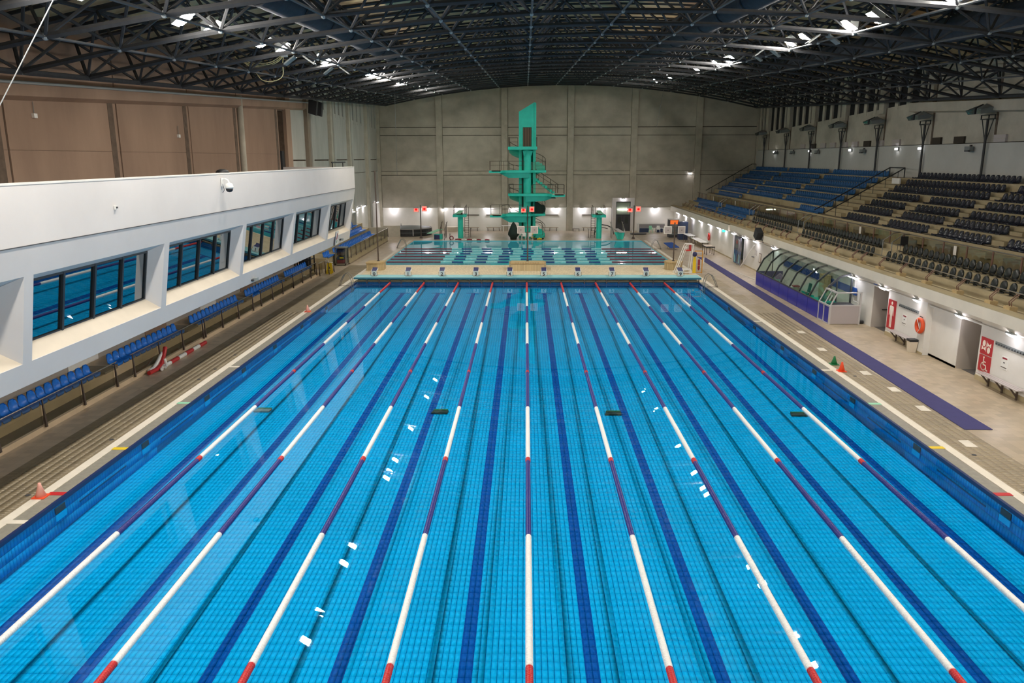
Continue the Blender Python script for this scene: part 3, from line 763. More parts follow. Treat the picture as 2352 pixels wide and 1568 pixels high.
# ================================================================== LEFT STAND
KX = -16.1
st = empty('seating_platform_left', kind='structure')
mk('kerb', MB().box(XL, KX, YN, 3.2, 0, .19), 'kerb_beige', st)
mk('step', MB().box(XL, -16.78, YN, 3.0, .19, .70), 'kerb_beige', st)
mk('walkway', MB().box(-16.78, KX-.12, YN, 3.0, .19, .2), 'stand_tread', st)
mk('lower_wall', MB().box(XL, XL+.3, YN, GE, .7, 2.85), 'room_wall', st)
for i, y in enumerate((-41.2,-34.4,-28.0,-21.6,-15.2,-8.9)):
    mk('wall_patch', MB().box(XL+.3, XL+.34, y, y+2.2, .7, 2.85), 'dado_white' if i % 2 == 0 else 'concrete_brown', st)
blocks = [(-43.5,-36.2),(-34.6,-28.2),(-26.93,-20.5),(-18.95,-12.3),(-10.95,-4.3),(-3.0,2.6)]
bn_ = ['nearest','second','third','fourth','fifth','sixth']
bl_names = {1:'nearest', 2:'second', 3:'third', 4:'fourth', 5:'fifth'}
for i, (a, b) in enumerate(blocks):
    if i == 0:
        continue
    seat_row(ME_BLUE, 'stadium_seat', -16.82, .75, a, b, 0, 'blue shell seat, %s from the far end of the '+bl_names[i]+' block under the gallery', 'blue seats under the gallery, '+bl_names[i]+' block')
seat_row(ME_BLUE, 'stadium_seat', -16.82, .75, -37.0, -35.6, 0, 'blue shell seat, %s of those cut by the left edge', 'blue seats cut by the left edge', count=2)
# landing shelves between the blocks
for i, (a, b) in enumerate(((-28.2,-26.9),(-20.5,-18.95),(-12.3,-10.95),(-4.3,-3.0))):
    mk('landing', MB().box(-17.9,-16.5,a+.15,b-.15,.64,.72), 'stand_tread', st)
# balustrade: sloping rust-dark posts with glass and a rail, one run per section
postY = [-37.5,-35.15,-32.78,-30.42,-28.08,-26.66,-24.35,-21.98,-19.63,-19.37,-17.08,-14.71,-12.32,-10.88,-8.68,-6.55,-4.15,-1.89,.37,2.0]
runs = [(-37.5,-28.08),(-26.66,-19.63),(-19.37,-12.32),(-10.88,-4.15),(-4.15,2.0)]
rn = ['nearest','second','third','fourth','fifth']
pm = MB().add([(0,-.035,0),(.07,-.05,0),(.07,.05,0),(0,.035,0),(-.02,-.012,.96),(.02,-.02,.96),(.02,.02,.96),(-.02,.012,.96)],[(0,3,2,1),(4,5,6,7),(0,1,5,4),(1,2,6,5),(2,3,7,6),(3,0,4,7)])
pme = pm.mesh('post', 'rail_brown'); brm = MB().rod((.02,-.02,.45),(.0,-.12,.12),.014,4).mesh('brace', 'rail_brown')
def apost(t, loc): ob('brace', brm, ob('post', pme, t, loc))
for i, (a, b) in enumerate(runs):
    t = empty('glass_balustrade', (KX+.02, a, .17), label='glass balustrade with tapered brown posts, '+rn[i]+' run along the left kerb', cat='balustrade')
    ps = [y for y in postY if a-.01 <= y <= b+.01]
    for y in ps: apost(t, (0, y-a, -.02))
    for y, y2 in zip(ps[:-1], ps[1:]):
        mk('glass_pane', MB().box(-.035,-.023, y-a+.06, y2-a-.06, .08, .92), 'rail_glass', t)
    mk('handrail', MB().rod((0,-.15,.95),(0,b-a+.15,.95),.022,8), 'stainless', t)

# far part of the left stand
KF = -15.2
sf = empty('seating_platform_far', kind='structure')
mk('kerb', MB().box(XL, KF, 9.6, 28.6, 0, .55), 'stand_concrete', sf)
mk('plinth', MB().box(KF-.02, KF+.06, 9.6, 28.6, .55, .62).box(KF-.3, KF+.06, 9.6, 28.6, .0, .08), 'stand_tread', sf)
mk('step', MB().box(XL, -16.4, 6.4, 28.6, .0, .9), 'stand_concrete', sf)
mk('step', MB().box(XL, -17.2, 9.6, 28.6, .9, 1.45), 'stand_concrete', sf)
mk('step', MB().box(XL, -17.9, 16, 28.6, 1.45, 2.0), 'stand_concrete', sf)
mk('end_wall', MB().box(XL, KF, 28.6, 28.8, 0, 1.5), 'concrete_pilaster', sf)
mk('end_wall', MB().box(-16.6,-14.6, 33.6, 33.8, 0, 1.25), 'concrete_pilaster', sf)
seat_row(ME_BLUE, 'stadium_seat', -16.55, .93, 10.1, 27.2, 0, 'blue shell seat, %s from the far end of the front row before the back wall', 'blue seats in the far left front row', count=28)
seat_row(ME_BLUE, 'stadium_seat', -16.55, .93, 6.75, 8.85, 0, 'blue shell seat, %s from the far end of the short row behind the glass cabinet', 'blue seats of the short row by the glass cabinet', count=4)
for y0_, y1_, z1_ in ((14.8,17.4,3.0),(22.4,25.8,3.45)):
    mk('white_partition', MB().box(-18.2,-17.75,y0_,y0_+.15,1.4,z1_).box(-18.2,-17.75,y0_,y1_,z1_-.1,z1_), 'dado_white', sf)
t = empty('glass_balustrade', (KF+.05, 10.0, .5), label='post and glass balustrade along the far left kerb', cat='balustrade')
for y in np.arange(0, 19.5, 2.06): apost(t, (0, float(y), 0))
for y in np.arange(0, 16.6, 2.06): mk('glass_pane', MB().box(-.035,-.023,y+.06,y+2.0,.08,.92), 'rail_glass', t)
mk('handrail', MB().rod((0,-.1,.95),(0,18.7,.95),.022,8), 'stainless', t)
t = empty('glass_balustrade', (-15.95, 2.4, .02), label='short balustrade run with low posts beside the white chair', cat='balustrade')
for x, y in ((0,0),(.1,1.4),(.5,.9),(.55,2.3)): apost(t, (x, y, 0))
mk('handrail', MB().path([(0,-.3,1.0),(.05,1.0,1.0),(.5,1.0,.9),(.55,2.4,.9)],.022,6), 'stainless', t)
mk('glass_pane', MB().box(-.03,-.02,.1,1.3,.1,.9), 'rail_glass', t)

# ================================================================== RIGHT LOWER WALL WITH ROOMS
wrl = empty('wall_right_lower', kind='structure')
def wseg(y0_, y1_, x=XRL, m='white_wall', z1=2.5): mk('wall_panel', MB().box(x, x+.2, y0_, y1_, 0.0, z1), m, wrl)
wseg(-62,-26.0); wseg(-21.4,-17.7); wseg(-13.5,9.2); wseg(12.9,41.5, m='dado_white')
mk('pillar', MB().box(18.12,19.4,-22.05,-21.4,0,2.5), 'white_wall', wrl)
mk('alcove_wall', MB().box(18.40,18.6,-24.37,-22.05,0,2.5), 'white_wall', wrl)
mk('passage_wall', MB().box(18.42,21.5,-24.4,-24.2,0,2.5), 'room_wall', wrl)
mk('passage_wall', MB().box(18.55,21.5,-26.2,-26.02,0,2.5), 'room_wall', wrl)
mk('passage_end', MB().box(21.4,21.5,-26.1,-12,0,2.5), 'room_wall', wrl)
mk('passage_wall', MB().box(18.55,21.5,-17.9,-17.72,0,2.5), 'room_wall', wrl)
mk('alcove_wall', MB().box(18.40,18.6,-15.82,-13.5,0,2.5), 'white_wall', wrl)
mk('passage_wall', MB().box(18.42,21.5,-15.85,-15.7,0,2.5), 'room_wall', wrl)
mk('dark_floor', MB().box(18.6,21.4,-17.7,-15.8,0.002,.01).box(18.6,21.4,-26,-24.5,0.002,.01), 'room_floor_dark', wrl)
mk('hall_handrail', MB().rod((18.9,-15.92,.95),(20.6,-15.92,.95),.025), 'rail_dark', wrl)
# far doorway
door = empty('door_1', kind='structure')
mk('door_frame', MB().box(18.3,18.5,12.82,12.95,0,2.42).box(18.3,18.5,9.15,9.28,0,2.42).box(18.3,18.5,9.15,12.95,2.36,2.5), 'white_wall', door)
mk('glass_leaf', MB().box(18.42,18.44,11.3,12.8,.05,2.35), 'clear_glass', door)
mk('mullion', MB().box(18.4,18.47,12.25,12.32,0,2.36).box(18.4,18.47,11.25,11.32,0,2.36), 'frame_dark', door)
mk('lobby', MB().box(21.5,21.6,8,14,0,2.5).box(18.5,21.5,8.9,9.0,0,2.5).box(18.5,21.5,13.1,13.2,0,2.5), 'interior_dark', door)
mk('push_bar', MB().box(18.3,18.4,10.5,11.3,1.0,1.06), 'black_plastic', door)
# skirting
mk('baseboard_right', MB().box(XRL-.02, XRL, -62, -26, 0, .2).box(XRL-.02,XRL,-21.4,-17.7,0,.2).box(XRL-.02,XRL,-13.5,9.1,0,.09).box(XRL-.02,XRL,13,41.4,0,.09).box(18.1,18.13,-22.05,-21.4,0,.1).box(18.40,18.42,-24.4,-22.05,0,.1), 'stand_concrete', kind='structure')
# fascia beam
fas = mk('fascia_beam', MB().ex([(17.98,2.62),(18.0,3.08),(18.35,3.08),(18.35,2.45),(18.1,2.45)], -62, 12.9), 'fascia', kind='structure')
mk('fascia_beam', MB().ex([(17.82,2.5),(17.82,3.12),(18.35,3.12),(18.35,2.5)], 12.9, YB), 'fascia', kind='structure')
mk('trim_4', MB().box(18.2,18.35,-62,12.9,2.28,2.34), 'white_wall', kind='structure')
# slab over the lower rooms
mk('stand_slab', MB().box(18.2, XR, -62, YB, 2.5, 2.9), 'fascia', kind='structure')

# ================================================================== GRANDSTAND
gs = empty('grandstand', kind='structure')
rowz = [7.81,7.33,6.92,6.46,5.98,5.56,5.08]; rowx = [27.3-.8*n for n in range(7)]
mk('gutter', MB().box(18.35,19.25,-62,YB,2.88,2.96), 'stand_tread', gs)
mk('lip', MB().box(18.0,18.5,-62,12.9,3.06,3.12).box(17.82,18.4,12.9,YB,3.08,3.14), 'stand_concrete', gs)
mk('front_step', MB().box(19.25,20.05,-62,YB,2.9,3.36), 'stand_concrete', gs)
mk('front_step', MB().box(20.05,21.1,-62,YB,2.9,3.76), 'stand_concrete', gs)
mk('front_parapet', MB().box(20.75,20.95,-62,YB,3.76,4.0), 'stand_concrete', gs)
mk('walkway', MB().box(20.95,22.3,-62,YB,2.9,3.78), 'stand_tread', gs)
mk('tier_wall', MB().box(22.15,22.35,-62,YB-.6,3.78,rowz[6]-.42), 'stand_concrete', gs)
for n in range(7):
    xf = rowx[n]-.32; xb_ = (rowx[n-1]-.32) if n else XR
    mk('tier_step', MB().box(xf, xb_+.05, -62, YB-.6, rowz[n]-1.2, rowz[n]-.42, 'stand_concrete').box(xf+.16, xb_, -62, YB-.6, rowz[n]-.42, rowz[n]-.405, 'stand_tread'), None, gs)
# lighter stair blocks in the aisles
def aisle(y0_, y1_, r0, r1):
    for n in range(r0, r1+1):
        xf = rowx[n]-.32
        mk('stair_block', MB().box(xf-.36, xf+.02, y0_, y1_, rowz[n]-.95, rowz[n]-.64), 'stand_concrete', gs)
aisle(.2, 3.2, 0, 6); aisle(-7.25,-6.0, 3, 6); aisle(-13.4,-12.4, 1, 6); aisle(15.4,16.1,1,6); aisle(27.4,28.0,1,6); aisle(-19.6,-18.6,3,6)
# hatches (openings) in the tier wall seen from the walkway
for y in (-21.7,-15.6,-11.9,-4.8,-1.6,9.0,13.5,20.5):
    mk('tier_niche', MB().box(21.75,22.16,y-1.0,y+.55,3.78,4.35,'stand_tread'), None, gs)
# seats of the upper tier
rname = ['top','second','third','fourth','fifth','sixth','lowest']
def up(n): return rowx[n], rowz[n]-.365
for n in range(7):
    x, z = up(n)
    if n < 0:
        seat_row(ME_BLUE2, 'stadium_seat', x, z, 4.1, 15.2, PI, 'blue seat, %s from the far aisle, '+rname[n]+' upper row next to the stairs', 'blue seats beside the stairs, '+rname[n]+' row', count=22)
    elif n == 6:
        seat_row(ME_BLUE2, 'stadium_seat', x, z, 3.7, 9.1, PI, 'blue seat, %s from the left in the short lowest row by the stairs', 'blue seats in the short lowest row', count=11)
    if n < 3:
        seat_row(ME_NAVY, 'stadium_seat', x, z, -12.3, -.5, PI, 'navy black seat, %s from the stairs in the '+rname[n]+' upper row', 'navy black seats, '+rname[n]+' row', count=23)
    else:
        seat_row(ME_NAVY, 'stadium_seat', x, z, -5.95, -.75, PI, 'navy black seat, %s from the stairs in the '+rname[n]+' row, first block', 'navy black seats, '+rname[n]+' row first block', count=10)
        seat_row(ME_NAVY, 'stadium_seat', x, z, -12.35, -7.3, PI, 'navy black seat, %s from the left in the '+rname[n]+' row, middle block', 'navy black seats, '+rname[n]+' row middle block', count=10)
    if n >= 1:
        c = {1:3, 2:6, 3:9, 4:10, 5:10, 6:10}[n]
        seat_row(ME_NAVY, 'stadium_seat', x, z, -13.45-.5*c, -13.45, PI, 'navy black seat, %s from the left in the '+rname[n]+' row, right block', 'navy black seats, '+rname[n]+' row right block', count=c)
    if n == 6:
        seat_row(ME_NAVY, 'stadium_seat', x, z, -22.3, -19.8, PI, 'navy black seat, %s from the left of the lowest row cut by the right edge', 'navy black seats cut by the right edge', count=5)
# front rows
XA_, ZA_, XB_, ZB_ = 20.3, 3.85, 19.5, 3.47
seat_row(ME_FLIP, 'folding_seat', XA_, ZA_, 1.7, 13.6, PI, 'dark folding seat, %s from the far end of the back front-tier row, far block', 'dark folding seats, back row far block', count=24)
seat_row(ME_FLIP, 'folding_seat', XA_, ZA_, -11.8, 1.2, PI, 'dark folding seat, %s from the far end of the back front-tier row, middle block', 'dark folding seats, back row middle block', count=26)
seat_row(ME_FLIP, 'folding_seat', XA_, ZA_, -26.2, -14.2, PI, 'dark folding seat, %s from the far end of the back front-tier row, near block', 'dark folding seats, back row near block', count=22)
seat_row(ME_FLIP, 'folding_seat', XB_, ZB_, 1.6, 12.0, PI, 'dark folding seat, %s from the far end of the front row, far block', 'dark folding seats, front row far block', count=16)
seat_row(ME_FLIP, 'folding_seat', XB_, ZB_, -12.6, -.5, PI, 'dark folding seat, %s from the far end of the front row, middle block', 'dark folding seats, front row middle block', count=19)
seat_row(ME_FLIP, 'folding_seat', XB_, ZB_, -27.2, -14.0, PI, 'dark folding seat, %s from the far end of the front row, near block', 'dark folding seats, front row near block', count=20)
0 and seat_row(ME_BLUE2, 'stadium_seat', XA_, ZA_, 14.3, 24.9, PI, 'blue seat, %s from the far end of the back front-tier row, nearer blue block', 'blue seats of the front tier back row', count=21)
def seats_joined(name, me, spots, label, s_=-1):
    vs = np.array([v.co for v in me.vertices]); vs = vs*[s_,s_,1]
    fs = [tuple(p.vertices) for p in me.polygons]; V = []; F = []
    for k, p in enumerate(spots):
        V += (vs+np.array(p)).tolist(); F += [tuple(i+k*len(vs) for i in f) for f in fs]
    m2 = bpy.data.meshes.new(name); m2.from_pydata(V, [], F); m2.materials.append(me.materials[0])
    m2.polygons.foreach_set('use_smooth', [True]*len(m2.polygons)); m2.update()
    return ob(name, m2, None, label=label, cat='seats', kind='stuff')
sp_ = []
for n in range(6):
    x, z = up(n)
    for a, b in ((4.1,15.2),(16.3,27.3),(28.0,39.4)):
        k = 22; sp_ += [(x, b-(i+.5)*(b-a)/k, z) for i in range(k)]
x, z = up(6); sp_ += [(x, 37.3-(i+.5)*.51, z) for i in range(20)]
sp_ += [(XA_, 38.8-(i+.5)*.5, ZA_) for i in range(25)] + [(XA_, 24.9-(i+.5)*.5, ZA_) for i in range(21)] + [(XB_, 34.2-(i+.5)*.5, ZB_) for i in range(17)] + [(XB_, 24.7-(i+.5)*.5, ZB_) for i in range(21)]
seats_joined('stadium_seats', ME_BLUE2, sp_, 'rows of small blue seats filling the far half of the right stand')
seats_joined('stadium_seats', ME_BLUE, [(-17.35, 16.26+.52*i, 1.48) for i in range(20)]+[(-17.95, 21.4+.5*i, 2.05) for i in range(8)], 'blue seats in the two upper rows before the back wall, left side', 1)
# walkway railing
pY = [32.28,30.19,28.4,26.54,24.76,23.1,21.46,19.85,18.11,16.4,14.72,12.86,10.82,8.91,7.0,5.06,3.2,1.45,-.8,-3.0,-5.1,-7.1,-9.16,-11.35,-13.02,-15.21,-17.32,-19.47,-21.61,-23.74,-25.9]
wrail = empty('walkway_railing', (21.0,0,3.76), label='long brown post railing with glass along the stand walkway', cat='railing')
pmw = MB().box(-.02,.02,-.045,.045,0,.95).mesh('post', 'rail_rust')
for y in pY+[34.3,36.4,38.5,40.3]: ob('post', pmw, wrail, (0,y,0))
mk('top_rail', MB().rod((0,-30,.96),(0,41,.96),.03,8), 'stainless', wrail)
mk('lower_rail', MB().rod((0,-30,.25),(0,41,.25),.014,5), 'stainless', wrail)
for a, b in zip(sorted(pY)[:-1], sorted(pY)[1:]): mk('glass_pane', MB().box(.0,.008,a+.06,b-.06,.28,.9), 'rail_glass', wrail)
for i, y in enumerate((-18.55,-7.35,22.9,32.2)):
    ob('paper_sheet', MB().box(-.06,-.05,-.13,.13,.42,.86).mesh('paper_sheet','picture_paper'), None, (20.98,y,3.76), label='white paper sheet taped on the walkway railing, %s from the camera' % ORD[i], cat='paper')
t = empty('folded_chair', (20.55,-13.9,3.76), label='black folded chair standing at the near end of the back front-tier row', cat='chair')
mk('backrest', MB().slab([(-.2,-.2,.45),(.2,-.2,.45),(.2,-.2,.9),(-.2,-.2,.9)],(0,.05,0)), 'black_plastic', t); mk('seat', MB().box(-.2,.2,-.18,.2,.4,.45), 'black_plastic', t)
for a_ in (-.17,.17):
    for b_ in (-.15,.17): mk('leg', MB().rod((a_,b_,0),(a_,b_,.4),.015,5), 'dark_grey', t)
# pairs of stair handrails down to the front rows
for i, y in enumerate((-13.2,.9,13.9,25.4)):
    h = empty('stair_handrails', (20.7,y,0), label='pair of bent steel handrails at the walkway, %s from the camera' % ORD[i], cat='handrail')
    for s in (-.55, .55):
        mk('handrail', MB().path([(.25,s,4.75),(-.1,s,4.7),(-.65,s,4.3),(-.65,s,3.45)],.03,8), 'stainless', h)
# front railing on tan blocks
bY = [-27.2,-25.9,-23.4,-20.7,-18.1,-15.7,-13.4,-12.2,-9.6,-7.2,-4.9,-2.6,-.4,.8,3.0,5.2,7.4,9.6,11.8,14.0,15.2,17.4,19.6,21.8,24.0,26.2,28.4,30.6,32.8,35.0,37.2]
frail = empty('front_railing', (18.9,0,0), label='long low steel railing on tan blocks along the front of the stand', cat='railing')
bme = MB().box(-.16,.16,-.2,.2,2.96,3.24).mesh('post_block', 'block_tan')
for y in bY: ob('post_block', bme, frail, (-.25,y,0))
lm = MB()
mme = MB().path([(-.25,-.07,3.2),(-.3,-.07,3.4),(-.15,-.07,3.55),(0,-.07,3.72)],.022,6).path([(-.25,.07,3.2),(-.3,.07,3.4),(-.15,.07,3.55),(0,.07,3.72)],.022,6).mesh('bent_post', 'rail_rust')
for y in bY: ob('bent_post', mme, frail, (0,y,0))
mk('top_rail', MB().rod((.0,-30,3.74),(.0,38,3.74),.026,8), 'stainless', frail)
mk('middle_rail', MB().rod((-.1,-30,3.08),(-.1,38,3.08),.035,6), 'stand_concrete', frail)
mk('lower_rail', MB().rod((-.1,-30,2.99),(-.1,38,2.99),.03,6), 'gallery_cream', frail)
# stair rails in the middle of the stand
for lb, y0_, ya in (('dark stair railing between the blue and the navy seat blocks', 1.2, 3.6), ('dark stair railing at the far end of the blue seat rows', 40.6, None)):
    h = empty('stair_railing', (0,0,0), label=lb, cat='railing')
    for y in [y0_] + ([ya] if ya else []):
        mk('sloped_rail', MB().path([(21.9,y,4.95),(27.3,y,8.1)],.045,6), 'rail_dark', h)
        for k in range(6):
            x = 22.6+k*.85; zt_ = 4.95+(x-21.9)/5.4*3.15
            mk('post', MB().rod((x,y,zt_-.95),(x,y,zt_),.02,5), 'rail_dark', h)
    if ya:
        mk('top_bar', MB().rod((27.3,y0_,8.1),(27.3,ya,8.1),.04,6), 'rail_dark', h)
        for y in (y0_, ya): mk('end_post', MB().rod((27.3,y,7.0),(27.3,y,8.1),.04,6), 'rail_dark', h)
    else:
        mk('top_bar', MB().rod((27.3,40.6,8.1),(27.3,38.9,8.1),.035,6).rod((27.3,38.9,7.1),(27.3,38.9,8.1),.03), 'rail_dark', h)
mk('aisle_board', MB().box(26.4,26.5,-.1,1.1,7.0,7.4), 'dado_white', gs)
# tall lamp posts behind the top row
pol = None
for i, y in enumerate((-7.8,-.15,7.25,14.65,22.3,29.8,37.6)):
    lb = 'tall dark lamp post with hooded reflector, %s from the camera along the right wall' % ORD[i]
    if pol is None:
        pol = empty('lamp_post', (27.72,y,7.35), label=lb, cat='lamp post', group='lamp posts behind the top seat row')
        mk('pole', MB().rod((0,0,0),(0,0,3.75),.075,10), 'rail_dark', pol)
        mk('crossbar', MB().box(-.04,.04,-.75,.75,3.7,3.76).box(-.04,.04,-.75,.75,3.95,3.99).box(-.03,.03,-.75,-.7,3.7,3.99).box(-.03,.03,.7,.75,3.7,3.99).box(-.03,.03,-.1,-.05,3.7,3.99), 'rail_dark', pol)
        for s in (-1, 1): mk('strut', MB().rod((0,0,2.3),(0,s*.6,3.7),.03,6), 'rail_dark', pol)
        for s, m in ((-1,'cover_grey'),(1,'frame_dark')):
            hd = mk('reflector', MB().add([(-.8,s*.1,4.0),(-.1,s*.1,4.15),(.08,s*.25,4.45),(-.3,s*.2,4.62),(-.8,s*.12,4.35),(-.85,s*.7,4.0),(-.1,s*.72,4.1),(.08,s*.8,4.3),(-.3,s*.85,4.4),(-.95,s*.85,4.25)],
                [(0,1,2,3,4),(9,8,7,6,5),(0,5,6,1),(1,6,7,2),(2,7,8,3),(3,8,9,4),(4,9,5,0)]), m, pol)
            mk('lamp_glass', MB().slab([(-.82,s*.2,4.03),(-.86,s*.65,4.03),(-.95,s*.8,4.22),(-.82,s*.2,4.3)],(-.02,0,0)), 'clear_glass', hd)
    else: copy_thing(pol, (27.72,y,7.35), None, lb)
# vents and small fittings above the white band
for i, (y, c) in enumerate(((-9.0,0),(-4.5,1),(4.4,0),(7.2,0),(9.6,1),(12.0,0),(14.4,0),(17.0,0),(19.4,0),(22.0,1),(25.0,0),(-1.6,1))):
    mk('vent_panel', MB().box(27.86,28.0,y-.6,y+.6,9.72,10.15), 'booth_grey' if not c else 'joint_dark', wr)
    if c == 0: mk('louvre', MB().box(27.84,27.86,y-.55,y+.55,9.9,9.93), 'concrete_back', wr)
for i, y in enumerate((-6.1,9.9,20.3,27.5,33.0)):
    f = empty('wall_floodlight', (27.9,y,9.4), label='grey floodlight fixture unlit on the white band, %s from the camera' % ORD[i], cat='floodlight')
    mk('housing', MB().box(-.35,-.1,-.4,.2,-.2,.1), 'cover_grey', f); mk('bracket', MB().box(-.1,0,-.05,.1,-.1,.2).box(-.5,-.35,-.5,-.1,-.22,-.14), 'dark_grey', f)
lens_small = MB().box(-.12,.0,-.12,.12,-.07,.07)
for i, y in enumerate((.3,3.9,12.6,22.5,33.8)):
    f = empty('white_band_lamp', (27.8,y,9.45), label='small lit lamp on the upper white band of the right wall, %s from the camera' % ORD[i], cat='lamp')
    ob('lens', lens_small.mesh('lens','small_lens'), f); mk('back', MB().box(0,.08,-.16,.16,-.1,.12), 'dark_grey', f)
# ================================================================== LANE ROPES
def float_mesh(name, m, L, r=.072, pitch=.05, n=10, axis='y'):
    k = int(round(L/pitch)); V = []; F = []
    prof = []
    for i in range(k):
        prof += [(i*pitch+.004, r*.62), (i*pitch+.012, r), (i*pitch+pitch-.012, r), (i*pitch+pitch-.004, r*.62)]
    for y, rr in prof:
        for j in range(n):
            t = 2*PI*j/n
            V.append((rr*math.cos(t), y, rr*math.sin(t)) if axis == 'y' else (y, rr*math.cos(t), rr*math.sin(t)))
    P = len(prof); idx = np.arange(P*n).reshape(P, n)
    F = np.stack([idx[:-1], idx[1:], np.roll(idx[1:], -1, 1), np.roll(idx[:-1], -1, 1)], -1).reshape(-1, 4)
    if axis == 'x': F = F[:, ::-1]
    return mesh_np(name, np.array(V), F, [m])
SEG = [('red_rope',0,5),('white_float',5,10),('navy_float',10,15),('white_float',15,20),('navy_float',20,25),('navy_float',25.25,30),('white_float',30,35),('navy_float',35.25,40),('white_float',40,45),('red_rope',45,49.6)]
fm = {}
names9 = ['leftmost lane rope, between lanes zero and one','lane rope second from the left','lane rope third from the left','lane rope fourth from the left, left of the middle','middle lane rope in line with the diving tower','lane rope just right of the middle one','lane rope third from the right','lane rope second from the right','rightmost lane rope, between lanes eight and nine']
for i in range(9):
    x = -10+2.5*i
    t = empty('lane_rope', (x, 0, -.03), label='red white and navy '+names9[i], cat='lane rope', group='lane ropes of the long pool')
    for m, a, b in SEG:
        a2, b2 = (.55 if a == 0 else a), b
        far = b < 24
        key = (m, round(b2-a2, 2), far)
        if key not in fm: fm[key] = float_mesh('float_section', m, b2-a2, pitch=.1 if far else .05, n=8 if far else 10)
        ob('float_section', fm[key], t, (0, -b2, 0))
    for y in (25.0, 35.0):
        if 'mk' not in fm: fm['mk'] = float_mesh('marker_float', 'red_rope', .25, r=.08)
        ob('marker_float', fm['mk'], t, (0, -y-.25, 0))
    mk('end_hook', MB().rod((0,-.56,.0),(0,-.48,.06),.02,6), 'stainless', t)
rc = {}
for i, y in enumerate((11.15, 13.2, 15.25, 17.35, 19.35, 21.4)):
    t = empty('lane_rope', (0, y, -.02), label='cross rope of the diving pool, %s from the start blocks' % ORD[i], cat='lane rope', group='cross ropes of the diving pool')
    off = (0, .05, -.05, .45, .5, .1)[i]*.5
    cuts = [(-12.3, -7.55+off, 'maroon')] + [(-7.55+off+k, -7.55+off+k+1, 'light_float' if k % 2 == 0 else 'navy_float') for k in range(15)] + [(7.45+off, 12.45, 'maroon')]
    for a, b, m in cuts:
        key = (m, round(b-a, 2))
        if key not in rc: rc[key] = float_mesh('float_section', m, b-a, r=.085 if m == 'light_float' else .05, pitch=.07, n=8, axis='x')
        ob('float_section', rc[key], t, (a, 0, 0))

# ================================================================== START PLATFORM AND BLOCKS
sp = empty('start_platform', (0,0,0), label='long pale turquoise start platform across the far pool end', cat='platform')
mk('deck_slab', MB().box(-12.65,12.65,-.62,.75,.31,.37), 'platform_turquoise', sp)
mk('front_edge', MB().box(-12.66,12.66,-.66,-.62,.24,.372), 'platform_edge', sp)
mk('end_wall_strip', MB().box(-12.5,12.5,-.50,-.4,-.02,.14), 'stand_concrete', sp)
mk('gutter_bar', MB().rod((-12.4,-.56,.06),(12.4,-.56,.06),.03,6), 'rail_brown', sp)
for i in range(10):
    for dx in (-.45,.45): mk('bracket', MB().box(-11.25+2.5*i+dx-.04,-11.25+2.5*i+dx+.04,-.6,-.42,-.05,.31), 'rail_brown', sp)
    mk('hook_post', MB().box(-10+2.5*i-.02,-10+2.5*i+.02,-.62,-.5,-.04,.31), 'dark_grey', sp)
mk('backing', MB().box(-12.6,12.6,.6,.74,0,.31), 'stand_concrete', sp)
for i in range(10):
    t = empty('start_block', (-11.25+2.5*i, .12, .37), label='white start block with navy top numbered %d, %s from the left' % (i, ORD[i]), cat='start block', group='numbered start blocks')
    t.scale = (.82, .82, .76)
    mk('top_plate', MB().slab([(-.27,-.3,.5),(.27,-.3,.5),(.27,.42,.64),(-.27,.42,.64)],(0,0,.035)), 'white_plastic', t)
    mk('tread', MB().slab([(-.22,-.28,.537),(.22,-.28,.537),(.22,.38,.665),(-.22,.38,.665)],(0,0,.02)), 'navy_top', t)
    mk('kick_plate', MB().slab([(-.22,.2,.65),(.22,.2,.65),(.22,.36,.8),(-.22,.36,.8)],(0,.03,0)), 'navy_top', t)
    mk('number_panel', MB().slab([(-.25,-.2,0),(.25,-.2,0),(.22,-.22,.48),(-.22,-.22,.48)],(0,.03,0)), 'white_plastic', t)
    mk('base', MB().box(-.25,.25,-.2,.25,0,.05).box(-.06,.06,-.1,.2,.05,.5), 'white_plastic', t)
    mk('grab_bar', MB().path([(-.3,-.22,.45),(-.31,-.26,.1),(-.2,-.27,.07),(.2,-.27,.07),(.31,-.26,.1),(.3,-.22,.45)],.014,5), 'dark_grey', t)
    fc = bpy.data.curves.new('number', 'FONT'); fc.body = str(i); fc.size = .44; fc.align_x = 'CENTER'; fc.extrude = .006; fc.offset = .008
    fc.materials.append(MATS['number_black'])
    tmp = bpy.data.objects.new('tmp', fc); COL.objects.link(tmp); bpy.context.view_layer.update()
    nme = bpy.data.meshes.new_from_object(tmp); bpy.data.objects.remove(tmp)
    o = bpy.data.objects.new('number', nme); COL.objects.link(o); o.parent = t; o.location = (0,-.232,.1); o.rotation_euler = (PI/2-.04,0,0)

# ================================================================== PLANTERS, CLOCK POLES
def tank(pts, h): return MB().slab([(x,y,0) for x,y in pts],(0,0,h))
pl = empty('tiled_plinth', (0,0,0), label='wide tan tiled plinth in the middle between the pools', cat='plinth')
mk('body', MB().add([(-1.2,5.5,0),(1.35,5.5,0),(1.6,7.4,0),(-1.45,7.4,0),(-1.25,5.7,.55),(1.4,5.7,.55),(1.6,7.4,.55),(-1.45,7.4,.55)],[(0,3,2,1),(4,5,6,7),(0,1,5,4),(1,2,6,5),(2,3,7,6),(3,0,4,7)]), 'planter_tile', pl)
mk('cap', MB().box(-1.3,1.45,5.65,7.35,.55,.6), 'block_tan', pl)
for k in range(15): mk('grille_slot', MB().box(-.95+k*.135,-.9+k*.135,5.7,5.95,.6,.612), 'joint_dark', pl)
pl = empty('tiled_plinth', (-12.3,6.2,0), label='square tan tiled plinth left of start block zero', cat='plinth')
